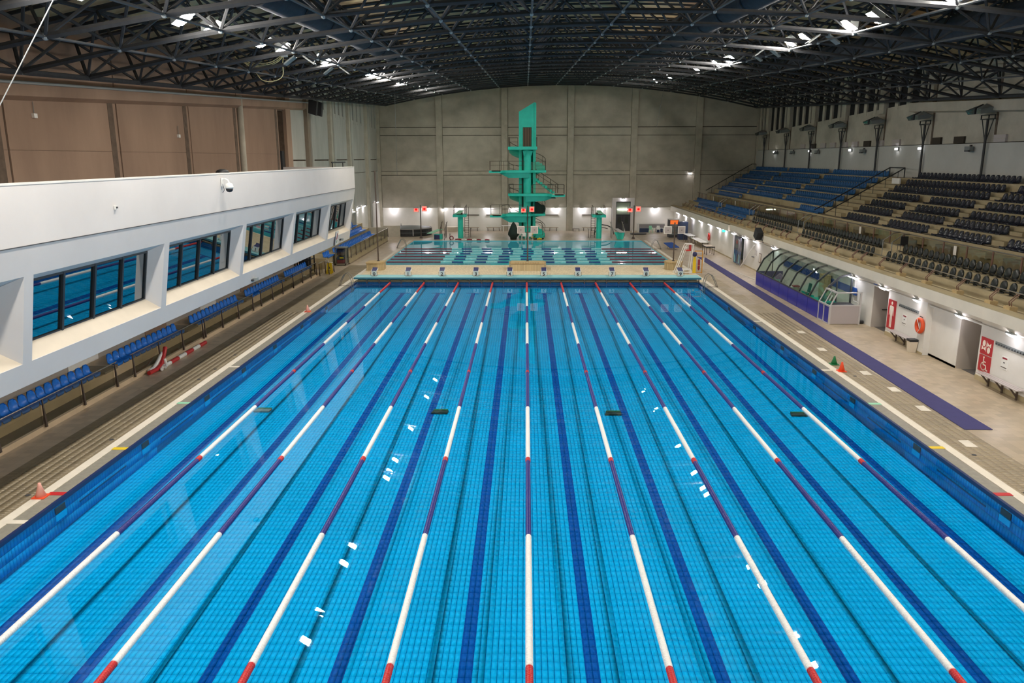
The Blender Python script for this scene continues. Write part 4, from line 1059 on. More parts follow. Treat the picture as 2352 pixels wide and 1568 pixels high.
mk('body', MB().slab([(-.65,-.6,0),(.25,-.75,0),(.7,-.2,0),(.7,.7,0),(-.65,.7,0)],(0,0,.6)), 'planter_tile', pl)
mk('rim', MB().slab([(-.7,-.65,.6),(.27,-.8,.6),(.75,-.22,.6),(.75,.75,.6),(-.7,.75,.6)],(0,0,.06)), 'block_tan', pl)
pl = empty('tiled_plinth', (11.95,6.6,0), label='round tan tiled plinth behind start block nine', cat='plinth')
mk('body', MB().lathe([(.72,0),(.74,.58)],10), 'planter_tile', pl); mk('rim', MB().lathe([(.78,.58),(.78,.66),(.6,.66)],10), 'block_tan', pl)
def display_pole(name, x, y, z0, h, lb, boxes=None):
    t = empty(name, (x,y,z0), label=lb, cat='pole')
    mk('pole', MB().rod((0,0,0),(0,0,h),.055,8), 'rail_brown', t)
    mk('base', MB().lathe([(.12,0),(.1,.05)],8), 'dark_grey', t)
    if boxes:
        mk('crossbar', MB().box(-.35,.35,-.03,.03,boxes+.2,boxes+.26).box(-.35,.35,-.03,.03,boxes-.22,boxes-.18), 'rail_brown', t)
        for s in (-1,1):
            b = mk('clock_box', MB().slab([(s*.25,-.12,boxes-.3),(s*.85,-.02,boxes-.3),(s*.85,-.02,boxes+.3),(s*.25,-.12,boxes+.3)],(0,.14,0)), 'white_wall', t)
            mk('clock_face', MB().slab([(s*.3,-.125,boxes-.25),(s*.8,-.04,boxes-.25),(s*.8,-.04,boxes+.25),(s*.3,-.125,boxes+.25)],(0,.01,0)), 'booth_grey', b)
            mk('hand', MB().slab([(s*.5,-.105,boxes-.02),(s*.6,-.09,boxes-.02),(s*.6,-.09,boxes+.02),(s*.5,-.105,boxes+.02)],(0,.01,0)), 'dark_grey', b)
    return t
display_pole('clock_pole', .07,7.0,.6,2.95,'thin pole with two pale clock boxes on the middle plinth', 2.55)
display_pole('clock_pole', 11.95,6.7,.66,3.1,'thin pole with two pale clock boxes on the right plinth', 2.5)
display_pole('tall_pole', -12.15,6.6,.66,7.2,'tall thin bare pole on the left plinth')
def shot_clock(x, y, lb, z=3.3):
    t = empty('shot_clock_pole', (x,y,0), label=lb, cat='clock')
    mk('pole', MB().rod((0,0,0),(0,0,z+.4),.06,8), 'rail_brown', t); mk('foot', MB().lathe([(.2,0),(.12,.22),(.06,.25)],8), 'rail_brown', t)
    for s, dz in ((-1,-.05),(1,.02)):
        b = mk('display_case', MB().box(s*.17,s*.75,-.12,0,z-.3+dz,z+.3+dz), 'booth_grey', t)
        mk('lit_field', MB().box(s*.2,s*.72,-.128,-.12,z-.27+dz,z+(.27 if s > 0 else .12)+dz), 'led_red_bright', b)
        mk('digit', MB().lathe([(.14,0),(.1,.02)],8,None,(0,0,0)), 'led_red', b).matrix_basis = Matrix.Translation((s*.47,-.13,z-.02+dz)) @ Matrix.Rotation(PI/2,4,'X')
shot_clock(-11.95,31.9,'red lit shot clock pair on a pole by the round tank')
shot_clock(11.95,31.2,'red lit shot clock pair on a pole beside the lit doorway')
shot_clock(.12,30.9,'red lit shot clock pair in front of the diving tower')

# ================================================================== DIVING TOWER
TX, TY = .07, 33.2
tw = empty('diving_tower', (0,0,0), label='tall turquoise concrete diving tower with four platforms and curved stairs', cat='tower')
mk('column', MB().rod((TX,31.9,0),(TX,31.9,9.7),.42,20), 'turquoise_paint', tw, smooth=False)
mk('core_wall', MB().slab([(-.87,32.6,0),(-.87,32.6,13.85),(-.87,34.2,13.85),(-.87,34.2,0)],(.32,0,0)), 'turquoise_paint', tw)
mk('core_wall', MB().slab([(.7,32.6,0),(.7,32.6,14.65),(.7,34.2,14.65),(.7,34.2,0)],(.32,0,0)), 'turquoise_paint', tw)
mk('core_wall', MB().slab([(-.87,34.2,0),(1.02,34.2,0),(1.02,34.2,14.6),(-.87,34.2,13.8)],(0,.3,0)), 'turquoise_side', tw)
mk('tower_head', MB().slab([(-.87,32.35,10.0),(-.43,32.35,10.0),(-.43,32.35,12.15),(.53,32.35,12.15),(.53,32.35,10.0),(1.02,32.35,10.0),(1.02,32.35,14.72),(.85,32.35,14.8),(-.87,32.35,13.8)],(0,.28,0)), 'turquoise_paint', tw)
mk('head_trim', MB().slab([(.86,32.3,10.0),(1.04,32.3,10.0),(1.04,32.3,14.7),(.86,32.3,14.75)],(0,.06,0)), 'turquoise_paint', tw)
dr = mk('tower_door', MB().box(-.43,.53,32.45,32.52,10.0,12.15), 'door_brown', tw)
for k in range(5): mk('door_slat', MB().box(-.38+k*.19,-.34+k*.19,32.42,32.45,10.05,12.1), 'concrete_brown', dr)
mk('funnel_bracket', MB().slab([(-.45,31.5,9.62),(.7,31.5,9.62),(.45,31.6,8.95),(-.3,31.6,8.95)],(0,.5,0)), 'turquoise_paint', tw)
def deck(pts, z, th, top=True):
    o = mk('platform', MB().slab([(x,y,z-th) for x,y in pts],(0,0,th)), 'turquoise_paint', tw); return o
p10 = deck([(-1.7,30.4),(1.1,30.4),(1.2,33.4),(-2.05,33.4),(-2.05,31.0)],10.05,.32)
def spring_end(parent, x0, x1, y0, y1, z):
    mk('non_slip_top', MB().box(x0,x1,y0,y1,z,z+.02), 'gallery_cream', parent)
    mk('front_bumper', MB().box(x0+.25,x1-.1,y0-.02,y0+.02,z-.1,z+.03), 'door_brown', parent)
p75 = deck([(-4.08,29.4),(-2.75,29.4),(-2.3,30.9),(.4,30.9),(.9,31.8),(2.17,31.8),(2.17,33.9),(-2.0,33.9),(-2.2,32.2),(-4.08,31.2)],7.52,.25)
spring_end(p75,-4.05,-2.7,29.42,31.1,7.52)
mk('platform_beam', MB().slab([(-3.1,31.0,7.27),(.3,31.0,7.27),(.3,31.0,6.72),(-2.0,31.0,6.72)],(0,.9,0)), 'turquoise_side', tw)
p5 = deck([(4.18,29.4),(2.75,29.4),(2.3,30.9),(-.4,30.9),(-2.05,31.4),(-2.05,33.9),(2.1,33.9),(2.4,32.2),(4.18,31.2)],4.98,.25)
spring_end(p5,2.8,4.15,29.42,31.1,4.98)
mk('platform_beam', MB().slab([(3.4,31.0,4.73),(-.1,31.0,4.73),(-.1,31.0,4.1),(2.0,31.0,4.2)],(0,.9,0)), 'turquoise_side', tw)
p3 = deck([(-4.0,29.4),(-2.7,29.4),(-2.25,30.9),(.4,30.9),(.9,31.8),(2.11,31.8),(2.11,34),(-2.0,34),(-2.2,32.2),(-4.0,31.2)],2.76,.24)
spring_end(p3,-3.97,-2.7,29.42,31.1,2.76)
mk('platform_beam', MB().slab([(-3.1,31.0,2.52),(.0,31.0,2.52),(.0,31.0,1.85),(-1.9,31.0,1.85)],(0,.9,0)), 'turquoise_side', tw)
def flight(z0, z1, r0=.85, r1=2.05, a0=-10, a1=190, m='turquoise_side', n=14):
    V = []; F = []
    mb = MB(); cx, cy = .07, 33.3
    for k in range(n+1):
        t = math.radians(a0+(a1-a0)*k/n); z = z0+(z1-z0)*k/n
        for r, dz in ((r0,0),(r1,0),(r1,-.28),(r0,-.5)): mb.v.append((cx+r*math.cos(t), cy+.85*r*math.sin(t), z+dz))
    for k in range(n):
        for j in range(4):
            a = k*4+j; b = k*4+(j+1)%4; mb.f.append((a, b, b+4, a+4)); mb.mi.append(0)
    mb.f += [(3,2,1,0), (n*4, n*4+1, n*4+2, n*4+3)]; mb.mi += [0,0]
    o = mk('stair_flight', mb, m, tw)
    for k in range(n):
        t0, t1 = math.radians(a0+(a1-a0)*k/n), math.radians(a0+(a1-a0)*(k+1)/n); z = z0+(z1-z0)*(k+1)/n
        mk('stair_step', MB().slab([(cx+r*math.cos(t),cy+.85*r*math.sin(t),z-.2) for r, t in ((r0,t0),(r1,t0),(r1,t1),(r0,t1))],(0,0,.21)), 'turquoise_paint', o)
    pts = []
    for k in range(n+1):
        t = math.radians(a0+(a1-a0)*k/n); z = z0+(z1-z0)*k/n; pts.append((cx+r1*math.cos(t), cy+.85*r1*math.sin(t), z))
    h = mk('stair_rail', MB().path([(x,y,z+1.0) for x,y,z in pts],.03,6).path([(x,y,z+.5) for x,y,z in pts],.018,5), 'rail_brown', tw)
    for q in pts[::3]: mk('rail_post', MB().rod(q,(q[0],q[1],q[2]+1.0),.02,5), 'rail_brown', h)
    return pts
flight(.1, 2.7); flight(2.76, 4.9); flight(6.5, 7.4, a0=50);
sf_ = MB().slab([(3.5,32.3,4.75),(3.5,33.3,4.75),(1.0,34.0,6.55),(1.0,33.0,6.55)],(0,0,-.25))
sf_ = mk('stair_flight', sf_, 'turquoise_side', tw)
for k in range(9):
    x_ = 3.4-k*.27; y_ = 32.35+k*.075; z_ = 4.98+k*.2
    mk('stair_step', MB().box(x_-.28,x_,y_,y_+1.0,z_-.28,z_), 'turquoise_paint', sf_)
for dy in (0, 1.0):
    h_ = mk('stair_rail', MB().path([(3.6,32.3+dy,5.9),(2.4,32.65+dy,6.7),(1.0,33.0+dy,7.6)],.03,6).path([(3.6,32.3+dy,5.5),(1.0,33.0+dy,7.15)],.018,5), 'rail_brown', tw)
    for k in range(4): mk('rail_post', MB().rod((3.5-k*.8,32.33+dy+k*.23,5.0+k*.55),(3.5-k*.8,32.33+dy+k*.23,5.95+k*.56),.02,5), 'rail_brown', h_)
flight(7.55, 9.95)
mk('stair_drum', MB().slab([(.95,31.9,2.78),(1.8,31.9,2.78),(2.1,31.9,3.0),(2.15,31.9,3.35),(2.0,31.9,3.6),(1.6,31.9,3.72),(1.3,31.9,3.95),(.95,31.9,4.0)],(0,1.7,0)), 'dark_green', tw)
def rails(pts, z, m='rail_brown', h=1.0):
    mb = MB().path([(x,y,z+h) for x,y in pts],.03,6).path([(x,y,z+h*.55) for x,y in pts],.018,5)
    for x, y in pts: mb.rod((x,y,z),(x,y,z+h),.024,5)
    return mk('guard_rail', mb, m, tw)
rails([(-1.9,31.0),(-2.0,32.0),(-1.9,33.2),(-1.0,33.3)],10.05); rails([(1.05,31.2),(1.15,32.3),(1.1,33.2)],10.05)
rails([(-4.0,29.7),(-4.0,31.1),(-3.0,31.5),(-2.0,32.2)],7.52); rails([(-2.75,29.9),(-2.5,31.0),(-.3,31.0)],7.52); rails([(1.0,31.9),(2.1,31.9),(2.1,33.4)],7.52)
rails([(4.1,29.7),(4.1,31.1),(3.2,31.6),(2.4,32.3)],4.98); rails([(2.8,29.9),(2.5,31.0),(.7,31.0)],4.98); rails([(-.5,31.1),(-1.9,31.5),(-2.0,32.6),(-1.5,33.4)],4.98)
rails([(-3.95,29.7),(-3.95,31.1),(-3.0,31.5),(-2.0,32.2)],2.76); rails([(-2.7,29.9),(-2.4,31.0),(-.5,31.0)],2.76)
for z in (7.52, 4.98): mk('glass_guard', MB().box(.5,2.0,31.85,31.87,z,z+.9), 'clear_glass', tw)
mk('tower_pipe', MB().rod((-.45,32.3,0),(-.45,32.3,9.6),.05,6), 'rail_dark', tw)
mk('tower_lamp', MB().lathe([(.28,0),(.22,.14),(.05,.2)],12,None,(2.95,30.6,4.5)), 'cover_grey', tw)
mk('corner_handrail', MB().path([(1.0,32.4,1.8),(1.6,32.2,1.75),(1.85,32.1,1.4),(1.85,32.1,.1)],.04,6), 'rail_brown', tw)
mk('plinth', MB().box(1.0,1.9,31.7,32.6,0,.35), 'turquoise_side', tw)
# things round the tower foot
cn = empty('covered_cone', (-1.45,30.6,0), label='dark green covered cone shape under the left of the tower', cat='cover')
mk('cover', MB().lathe([(.35,0),(.4,.25),(.62,.5),(.6,.75),(.45,1.15),(.28,1.6),(.12,1.85),(.02,1.95)],14), 'dark_green', cn, smooth=True)
wc = None
def white_chair(x, y, rz, lb, m='white_plastic', nm='plastic_chair'):
    t = empty(nm, (x,y,0), rz, label=lb, cat='chair')
    mk('seat', MB().slab([(-.2,-.2,.42),(.2,-.2,.42),(.19,.2,.4),(-.19,.2,.4)],(0,0,.03)), m, t)
    mk('backrest', MB().slab([(-.2,.2,.42),(.2,.2,.42),(.17,.3,.85),(-.17,.3,.85)],(0,.025,0)), m, t)
    for a, b in ((-1,-1),(1,-1),(1,1),(-1,1)): mk('leg', MB().rod((a*.18,b*.18,.42),(a*.23,b*.23,0),.022,5), m, t)
    for a in (-1,1): mk('armrest', MB().path([(a*.22,-.18,.42),(a*.23,-.18,.62),(a*.22,.2,.64)],.02,5), m, t)
    return t
white_chair(-.72,30.75,.3,'white plastic chair beside the dark covered cone'); white_chair(-.3,30.0,-.2,'white plastic chair directly before the tower column'); white_chair(.42,29.7,.1,'white plastic chair nearest the diving pool edge')
bp = empty('striped_post', (.62,30.9,0), label='yellow and black striped padded post right of the column', cat='post')
for k in range(5): mk('pad_band', MB().rod((0,0,k*.16),(0,0,k*.16+.16),.13,8), 'yellow' if k % 2 else 'black_plastic', bp)
pd = empty('striped_pads', (1.35,30.6,0), label='heap of yellow and black striped pads on the deck', cat='pads')
for k in range(7):
    a = k*.9; mk('pad', MB().rod((.45*math.cos(a)-.1,.4*math.sin(a),.08),(.45*math.cos(a+.8)+.1,.4*math.sin(a+.8),.1),.08,6), 'yellow' if k % 2 else 'black_plastic', pd)
# 3 m boards
def board3(x, y, side, lb):
    t = empty('springboard_stand', (x,y,0), label=lb, cat='diving board')
    mk('column', MB().rod((0,0,0),(0,0,2.45),.31,14), 'turquoise_paint', t)
    mk('top_deck', MB().slab([(-.8,-.7,2.38),(.7,-.7,2.38),(.7,1.4,2.38),(-.8,1.4,2.38)],(0,0,.26)), 'turquoise_paint', t)
    mk('board', MB().slab([(-.32,-2.6,2.9),(.22,-2.6,2.9),(.3,1.2,2.98),(-.24,1.2,2.98)],(0,0,.05)), 'mint', t)
    mk('fulcrum', MB().box(-.4,.3,-.4,-.1,2.64,2.9), 'rail_brown', t)
    for s, xx in ((-1,-.72),(1,.62)):
        r_ = MB().path([(xx,-.6,2.64),(xx,-.6,3.55),(xx,1.3,3.65),(xx,1.3,2.64)],.024,6).rod((xx,-.6,3.1),(xx,1.3,3.15),.016,5).rod((xx,.35,2.64),(xx,.35,3.6),.018,5)
        mk('side_rail', r_, 'rail_brown', t)
    ld = empty('ladder', (side*.62,.9,0), parent=t)
    for s in (-.2,.25): mk('stile', MB().rod((s,0,0),(s,0,3.4),.03,6), 'rail_brown', ld)
    for k in range(9): mk('rung', MB().box(-.2,.25,-.06,.06,.25+k*.27,.28+k*.27), 'rail_brown', ld)
    mk('stair_guard', MB().path([(side*1.1,.6,0),(side*1.1,.6,.9),(side*1.15,1.3,1.0)],.03,6), 'rail_brown', t)
    return t
board3(-7.5,32.4,1,'turquoise three metre springboard stand left of the tower'); board3(8.15,31.8,-1,'turquoise three metre springboard stand right of the tower')
hr = empty('hose_loop', (9.2,36,0), label='dark curved hose frame behind the right springboard stand', cat='frame')
mk('arch', MB().path([(-1.2+.0,0,0),(-1.1,0,.8),(-.4,0,1.2),(.3,0,1.1),(.9,0,.8),(1.1,0,.05)],.06,6).path([(-1.2,.3,0),(-.9,.3,.6),(-.2,.3,.85),(.4,.3,.7)],.04,6), 'rail_dark', hr)
def board1(x, y, lb, s):
    t = empty('low_springboard', (x,y,0), label=lb, cat='diving board')
    if s < 0:
        mk('base', MB().box(-.15,.75,-.2,.8,.0,.55), 'turquoise_side', t); mk('front_panel', MB().box(-.1,.5,-.24,-.2,.0,.5), 'navy_top', t)
        mk('board', MB().slab([(-.75,-1.6,.78),(-.15,-1.6,.78),(.7,1.6,.95),(.15,1.6,.95)],(0,0,.05)), 'mint', t)
    else:
        mk('base', MB().slab([(-.35,-.3,0),(.25,-.3,0),(.4,-.3,.75),(-.7,-.3,.75)],(0,.7,0)), 'turquoise_paint', t)
        mk('board', MB().slab([(-.3,-1.4,.85),(.25,-1.4,.85),(-.1,1.6,1.0),(-.65,1.6,1.0)],(0,0,.05)), 'booth_grey', t)
    for dx in ((.5,1.05) if s < 0 else (-.9,.45)):
        r_ = MB().path([(dx,.0,.5),(dx,.1,1.1),(dx+.1*s*-1,2.2,1.8)],.026,6)
        for k in range(4): r_.rod((dx,.1+k*.65,.0 if k else .3),(dx,.1+k*.65,1.1+k*.22),.026,6)
        mk('side_rail', r_, 'rail_brown' if s < 0 else 'stainless', t)
board1(-10.2,30.8,'low springboard with mint board left of the diving pool',-1); board1(10.5,30.9,'low springboard with steel rails before the doorway',1)
for i, (x, y, lb) in enumerate(((-12.95,-2.1,'chrome pool ladder at the far left corner of the long pool'),(12.95,-2.5,'chrome pool ladder at the far right corner of the long pool'),(-12.7,22.0,'pool ladder at the left side of the diving pool'),(12.95,21.0,'pool ladder at the right side of the diving pool'))):
    s = -1 if x < 0 else 1
    t = empty('pool_ladder', (x,y,0), label=lb, cat='ladder')
    for dy in (-.28,.28):
        mk('side_tube', MB().path([(s*-.5,dy,-.9),(s*-.52,dy,.3),(s*-.4,dy,.75),(s*-.2,dy*.9,.92),(0,dy*.9,.85),(s*.25,dy,.4),(s*.4,dy,.03)],.026,8), 'stainless', t)
    for z in (-.25,-.55): mk('tread', MB().box(s*-.58,s*-.46,-.28,.28,z,z+.04), 'stainless', t)
    mk('foot_bar', MB().rod((s*.38,-.28,.06),(s*.38,.28,.06),.02,6).rod((s*-.35,-.3,.05),(s*.4,-.3,.05),.018,6), 'rail_brown', t)
for i, x in enumerate((-9.1, -8.45)):
    mk('edge_bollard', MB().rod((x,29.6,-.2),(x,29.6,.75),.035,6), 'rail_brown', label='short brown bollard rail at the diving pool edge, '+('left one' if i == 0 else 'right one'), cat='bollard')
rr = empty('float_rope_heap', (0,0,0), label='red and white float rope lying along the diving pool far edge', cat='rope')
pts = [(-8.3,29.75),(-7.9,29.9),(-7.2,29.7),(-6.6,29.75),(-6.0,29.6),(-5.5,29.5),(-5.0,29.35),(-4.6,29.4),(-4.1,29.3)]
for k in range(len(pts)-1): mk('float_section', MB().path([(pts[k][0],pts[k][1],.07),((pts[k][0]+pts[k+1][0])/2,(pts[k][1]+pts[k+1][1])/2+.06,.1),(pts[k+1][0],pts[k+1][1],.07)],.07,6), 'maroon' if k % 2 else 'white_float', rr)
mk('ring_float', MB().path([(-8.3+.2*math.cos(t),29.8,.24+.2*math.sin(t)) for t in np.linspace(0,2*PI,12)[:-1]],.06,6,closed=True), 'maroon', rr)
# round tank
rt = empty('round_tank', (-14.0,36.4,0), label='large round dark tank with grey cover in the far left corner', cat='tank')
mk('wall', MB().lathe([(2.72,0),(2.75,.1),(2.75,.8),(2.6,.86)],40), 'black_plastic', rt, smooth=False)
mk('cover', MB().lathe([(2.68,.84),(2.5,.9),(.5,1.0),(.01,1.0)],40), 'cover_grey', rt)
mk('rim', MB().path([(2.74*math.cos(t),2.74*math.sin(t),.84) for t in np.linspace(0,2*PI,41)[:-1]],.035,6,closed=True), 'booth_grey', rt)
mk('band', MB().path([(2.77*math.cos(t),2.77*math.sin(t),.42) for t in np.linspace(0,2*PI,41)[:-1]],.02,5,closed=True), 'cover_grey', rt)
for a in (-1.9,-1.25): mk('buckle_strip', MB().box(2.78*math.cos(a)-.03,2.78*math.cos(a)+.03,2.78*math.sin(a)-.03,2.78*math.sin(a),.1,.8), 'white_plastic', rt)
mk('handle_post', MB().rod((-.9,0,1.0),(-.9,0,1.3),.03,5), 'dark_grey', rt)
# back wall benches, racks and lamps
for i, (a, b) in enumerate(((-8.0,-5.9),(-5.0,-3.2),(1.85,3.95),(6.9,9.3),(-.6,.2))):
    lb = ['pale bench on the back wall by the left springboard stand','pale bench on the back wall left of the tower','pale bench on the back wall right of the tower','pale bench on the back wall behind the right springboard','short pale bench hidden behind the tower foot'][i]
    t = empty('wall_bench', ((a+b)/2,40.9,0), label=lb, cat='bench')
    mk('seat', MB().box(-(b-a)/2,(b-a)/2,-.2,.2,.42,.48), 'wood_bench', t)
    for x in (-(b-a)/2+.2,0,(b-a)/2-.2): mk('leg', MB().slab([(x-.03,-.15,.42),(x+.03,-.15,.42),(x+.03,.2,.0),(x-.03,.2,.0)],(0,.06,0)), 'rail_brown', t)
    if i < 4:
        mk('hook_rail', MB().box(a,b,41.28,41.38,1.92,2.0), 'rail_brown', label=['hook rail on the back wall by the left springboard','hook rail on the back wall left of the tower','hook rail on the back wall right of the tower','hook rail on the back wall behind the right springboard'][i], cat='hook rail')
t = empty('white_table', (-2.3,40.2,0), label='small white table at the back wall pilaster', cat='table')
mk('top', MB().box(-.75,.75,-.35,.35,.68,.74), 'white_plastic', t)
for a in (-.55,.55):
    for b in (-.25,.25): mk('leg', MB().box(a-.06,a+.06,b-.03,b+.03,0,.68), 'white_plastic', t)
t = empty('low_stool', (6.15,40.8,0), label='low brown stool frame beside the back wall pilaster', cat='stool')
mk('top', MB().box(-.4,.4,-.2,.2,.28,.32), 'rail_brown', t)
for a in (-.36,.36): mk('leg', MB().box(a-.03,a+.03,-.2,.2,0,.28), 'rail_brown', t)
t = empty('round_tub', (-9.2,40.6,0), label='pale round tub standing at the back wall', cat='tub')
mk('tub', MB().lathe([(.62,0),(.68,.5),(.7,.56),(.55,.6)],16), 'gallery_cream', t)
# lit portal
door = empty('door_2', kind='structure')
mk('portal_frame', MB().box(10.6,11.05,YB-.6,YB,0,4.05).box(12.85,13.3,YB-.6,YB,0,4.05).box(11.05,12.85,YB-.6,YB,3.6,4.05), 'gallery_white', door)
mk('dark_frame', MB().box(11.05,11.13,YB-.4,YB-.3,0,3.6).box(12.77,12.85,YB-.4,YB-.3,0,3.6).box(11.05,12.85,YB-.4,YB-.3,3.5,3.6).box(11.05,12.85,YB-.4,YB-.3,1.92,2.02).box(11.9,12.0,YB-.4,YB-.3,0,1.95), 'steel_black', door)
for a, b in ((11.13,11.9),(12.0,12.77)): mk('door_leaf', MB().box(a,b,YB-.37,YB-.33,0,1.92), 'dark_grey', door); mk('leaf_glass', MB().box(a+.15,b-.15,YB-.39,YB-.37,.9,1.75), 'clear_glass', door)
mk('transom_glass', MB().box(11.13,12.77,YB-.36,YB-.34,2.02,3.5), 'clear_glass', door)
mk('room_behind', MB().box(11.05,12.85,YB-.22,YB-.2,2.0,3.6), 'interior_light', door)
mk('tube_lamp', MB().rod((11.3,YB-.28,2.62),(12.55,YB-.28,2.62),.05,8), 'tube_light', door)
# ================================================================== LAMPS
def wall_lamp(x, y, z, d, lb, sz=1.0):
    t = empty('wall_lamp', (x,y,z), {'-y':0,'-x':-PI/2,'+x':PI/2}[d], label=lb, cat='lamp')
    mk('lens', MB().add([(-.13*sz,-.20*sz,-.02),(.13*sz,-.20*sz,-.02),(.13*sz,-.06,-.10*sz),(-.13*sz,-.06,-.10*sz),(-.13*sz,-.24*sz,.04),(.13*sz,-.24*sz,.04),(.13*sz,-.06,-.02),(-.13*sz,-.06,-.02)],[(0,3,2,1),(0,1,5,4),(1,2,6,5),(3,0,4,7)]), 'wall_lens', t)
    mk('hood', MB().slab([(-.15*sz,-.26*sz,.045),(.15*sz,-.26*sz,.045),(.15*sz,0,.0),(-.15*sz,0,.0)],(0,0,.06)), 'cover_grey', t)
    return t
for i, x in enumerate((-16.5,-12.4,-8.5,-4.75,-1.6,3.65,6.9,9.4,15.9)): wall_lamp(x, YB-.3, 2.72, '-y', 'small bright lamp on the back wall ledge, %s from the left' % ORD[i], 1.2)
wall_lamp(-10.3, YB-.35, 2.66, '-y', 'round lamp on the back wall pilaster left of the tower', 1.0); wall_lamp(11.9, YB-.62, 3.9, '-y', 'lamp over the lit doorway in the back wall', 1.0)
ry_ = [38.6,34.2,30.0,25.9,21.7,17.9,15.6,12.1,8.6,5.3,.6,-13.9,-17.5,-21.1,-24.8,-28.4,-32.1,-35.8,-39.5]
for i, y in enumerate(ry_): wall_lamp(18.2 if y < 12.9 else 18.3, y, 2.38, '-x', 'bright lamp under the right stand fascia, %s from the back wall' % ORD[i], 1.05)
for i, y in enumerate((24.5,28.0,31.0,34.5,38.9)): wall_lamp(-18.25, y, 3.66, '+x', 'bright lamp on the far left wall, %s from the camera' % ORD[i], 1.2)
wall_lamp(20.0, YB-.1, 7.0, '-y', 'single small lamp high on the dark back wall', .9)
ex = mk('exit_sign', MB().box(17.9,18.2,15.3,15.34,2.2,2.42), 'exit_green', label='small green lit exit sign above the far doorway', cat='sign')
# roof floodlights
fl_proto = None
FL = [(-10.5, y) for y in (-56,-53.6,-48,-45.6,-40,-37.6,-32.1,-29.8,-24.5,-21.9,-16.5,-14.2,-2.6,-1.1,1.5,10.1,21.6,29.5)] + [(13.25, y) for y in (-57,-54.6,-49,-46.6,-41,-38.6,-33,-30.6,-25.1,-22.6,-17.3,-15.0,-3.7,-2.4,.85,7.5,19.6,27.5)]
nl = nr = 0
for x, y in FL:
    if x < 0: lb = 'roof floodlight in the left row, %s from the camera end' % ORD[nl]; nl += 1
    else: lb = 'roof floodlight in the right row, %s from the camera end' % ORD[nr]; nr += 1
    z = roof(x, y)+.28
    if fl_proto is None:
        fl_proto = empty('roof_floodlight', (x,y,z), label=lb, cat='floodlight', group='roof floodlights')
        mk('lens', MB().add([(-.26,-.22,.0),(.26,-.22,.0),(.26,.22,.0),(-.26,.22,.0),(-.2,-.17,-.09),(.2,-.17,-.09),(.2,.17,-.09),(-.2,.17,-.09)],[(4,7,6,5),(0,4,5,1),(1,5,6,2),(2,6,7,3),(3,7,4,0)]), 'flood_lens', fl_proto)
        mk('reflector_housing', MB().add([(-.33,-.29,-.02),(.33,-.29,-.02),(.33,.29,-.02),(-.33,.29,-.02),(-.2,-.16,.28),(.2,-.16,.28),(.2,.16,.28),(-.2,.16,.28)],[(4,5,6,7),(0,1,5,4),(1,2,6,5),(2,3,7,6),(3,0,4,7),(0,3,2,1)]), 'node_grey', fl_proto)
        mk('yoke', MB().path([(-.4,0,.05),(-.42,0,.4),(.42,0,.4),(.4,0,.05)],.025,5), 'rail_dark', fl_proto)
    else: copy_thing(fl_proto, (x,y,z), None, lb)
for o in list(bpy.data.objects):
    if o.name.startswith('roof_floodlight'): o.rotation_euler = (0, math.radians(-34 if o.location.x < 0 else 34), 0)   # aimed across the pool
# unlit twin reflectors
for i, (x, y) in enumerate(((13.0,-12.0),(13.0,-8.6),(13.2,-19.8),(-10.6,-19.0),(-10.7,-11.2))):
    t = empty('unlit_floodlight', (x,y,roof(x,y)+.1), label='unlit grey floodlight hanging in the roof, '+['right row before the gap','right row in the gap','right row between lit pairs','left row between lit pairs','left row beyond the cable loop'][i], cat='floodlight')
    for s in (-1,1): mk('reflector', MB().slab([(s*.2,-.25,0),(s*.2,.25,0),(s*.7,.25,-.35),(s*.7,-.25,-.35)],(0,0,.08)), 'cover_grey', t)
    mk('yoke', MB().rod((-.2,0,.05),(.2,0,.05),.04,5), 'rail_dark', t)
# hanging cables
def smooth(pts, k=5):
    P = [Vector(p) for p in pts]; P = [P[0]]+P+[P[-1]]; out = []
    for i in range(1, len(P)-2):
        for j in range(k):
            t = j/k; out.append(.5*((2*P[i])+(P[i+1]-P[i-1])*t+(2*P[i-1]-5*P[i]+4*P[i+1]-P[i+2])*t*t+(3*P[i]-P[i-1]-3*P[i+1]+P[i+2])*t**3))
    return out+[P[-2]]
cb = empty('cable_loop', (0,0,0), label='cream cables looping down from the left floodlight row', cat='cable')
zl = 13.9
for off in (0,.08,-.07): mk('cable', MB().path(smooth([(-12.0+off,-16,zl+.25),(-12.4,-16,zl-.15+off),(-13.0,-16.0,zl-.45+off),(-13.9,-16,zl-.45+off),(-14.7,-16,zl-.1)]),.02,5), 'cable_cream', cb)
mk('cable', MB().path(smooth([(-12.2,-16,zl+.2),(-12.3,-16,zl-.4),(-12.35,-16,zl-1.0),(-12.8,-16,zl-1.25),(-13.4,-16,zl-1.2),(-13.8,-16,zl-.7),(-14.5,-16,zl-.2)]),.022,5), 'cable_cream', cb)
mk('junction_box', MB().box(-12.35,-12.05,-16.1,-15.9,zl-.1,zl+.25), 'white_plastic', cb)
mk('suspension_wire', MB().rod((-9.9,-40,12.1),(-11.9,-40,9.2),.012,5), 'white_plastic', label='thin pale cord hanging at the upper left corner', cat='cord')
mk('suspension_wire', MB().rod((-12.27,18.6,15.6),(-12.3,18.6,7.2),.02,5), 'cover_grey', label='thin pale cord hanging before the left of the back wall', cat='cord')
mk('suspension_wire', MB().rod((15.4,35,16.8),(14.7,35,12.2),.02,5), 'cover_grey', label='thin cord hanging before the right of the back wall', cat='cord')
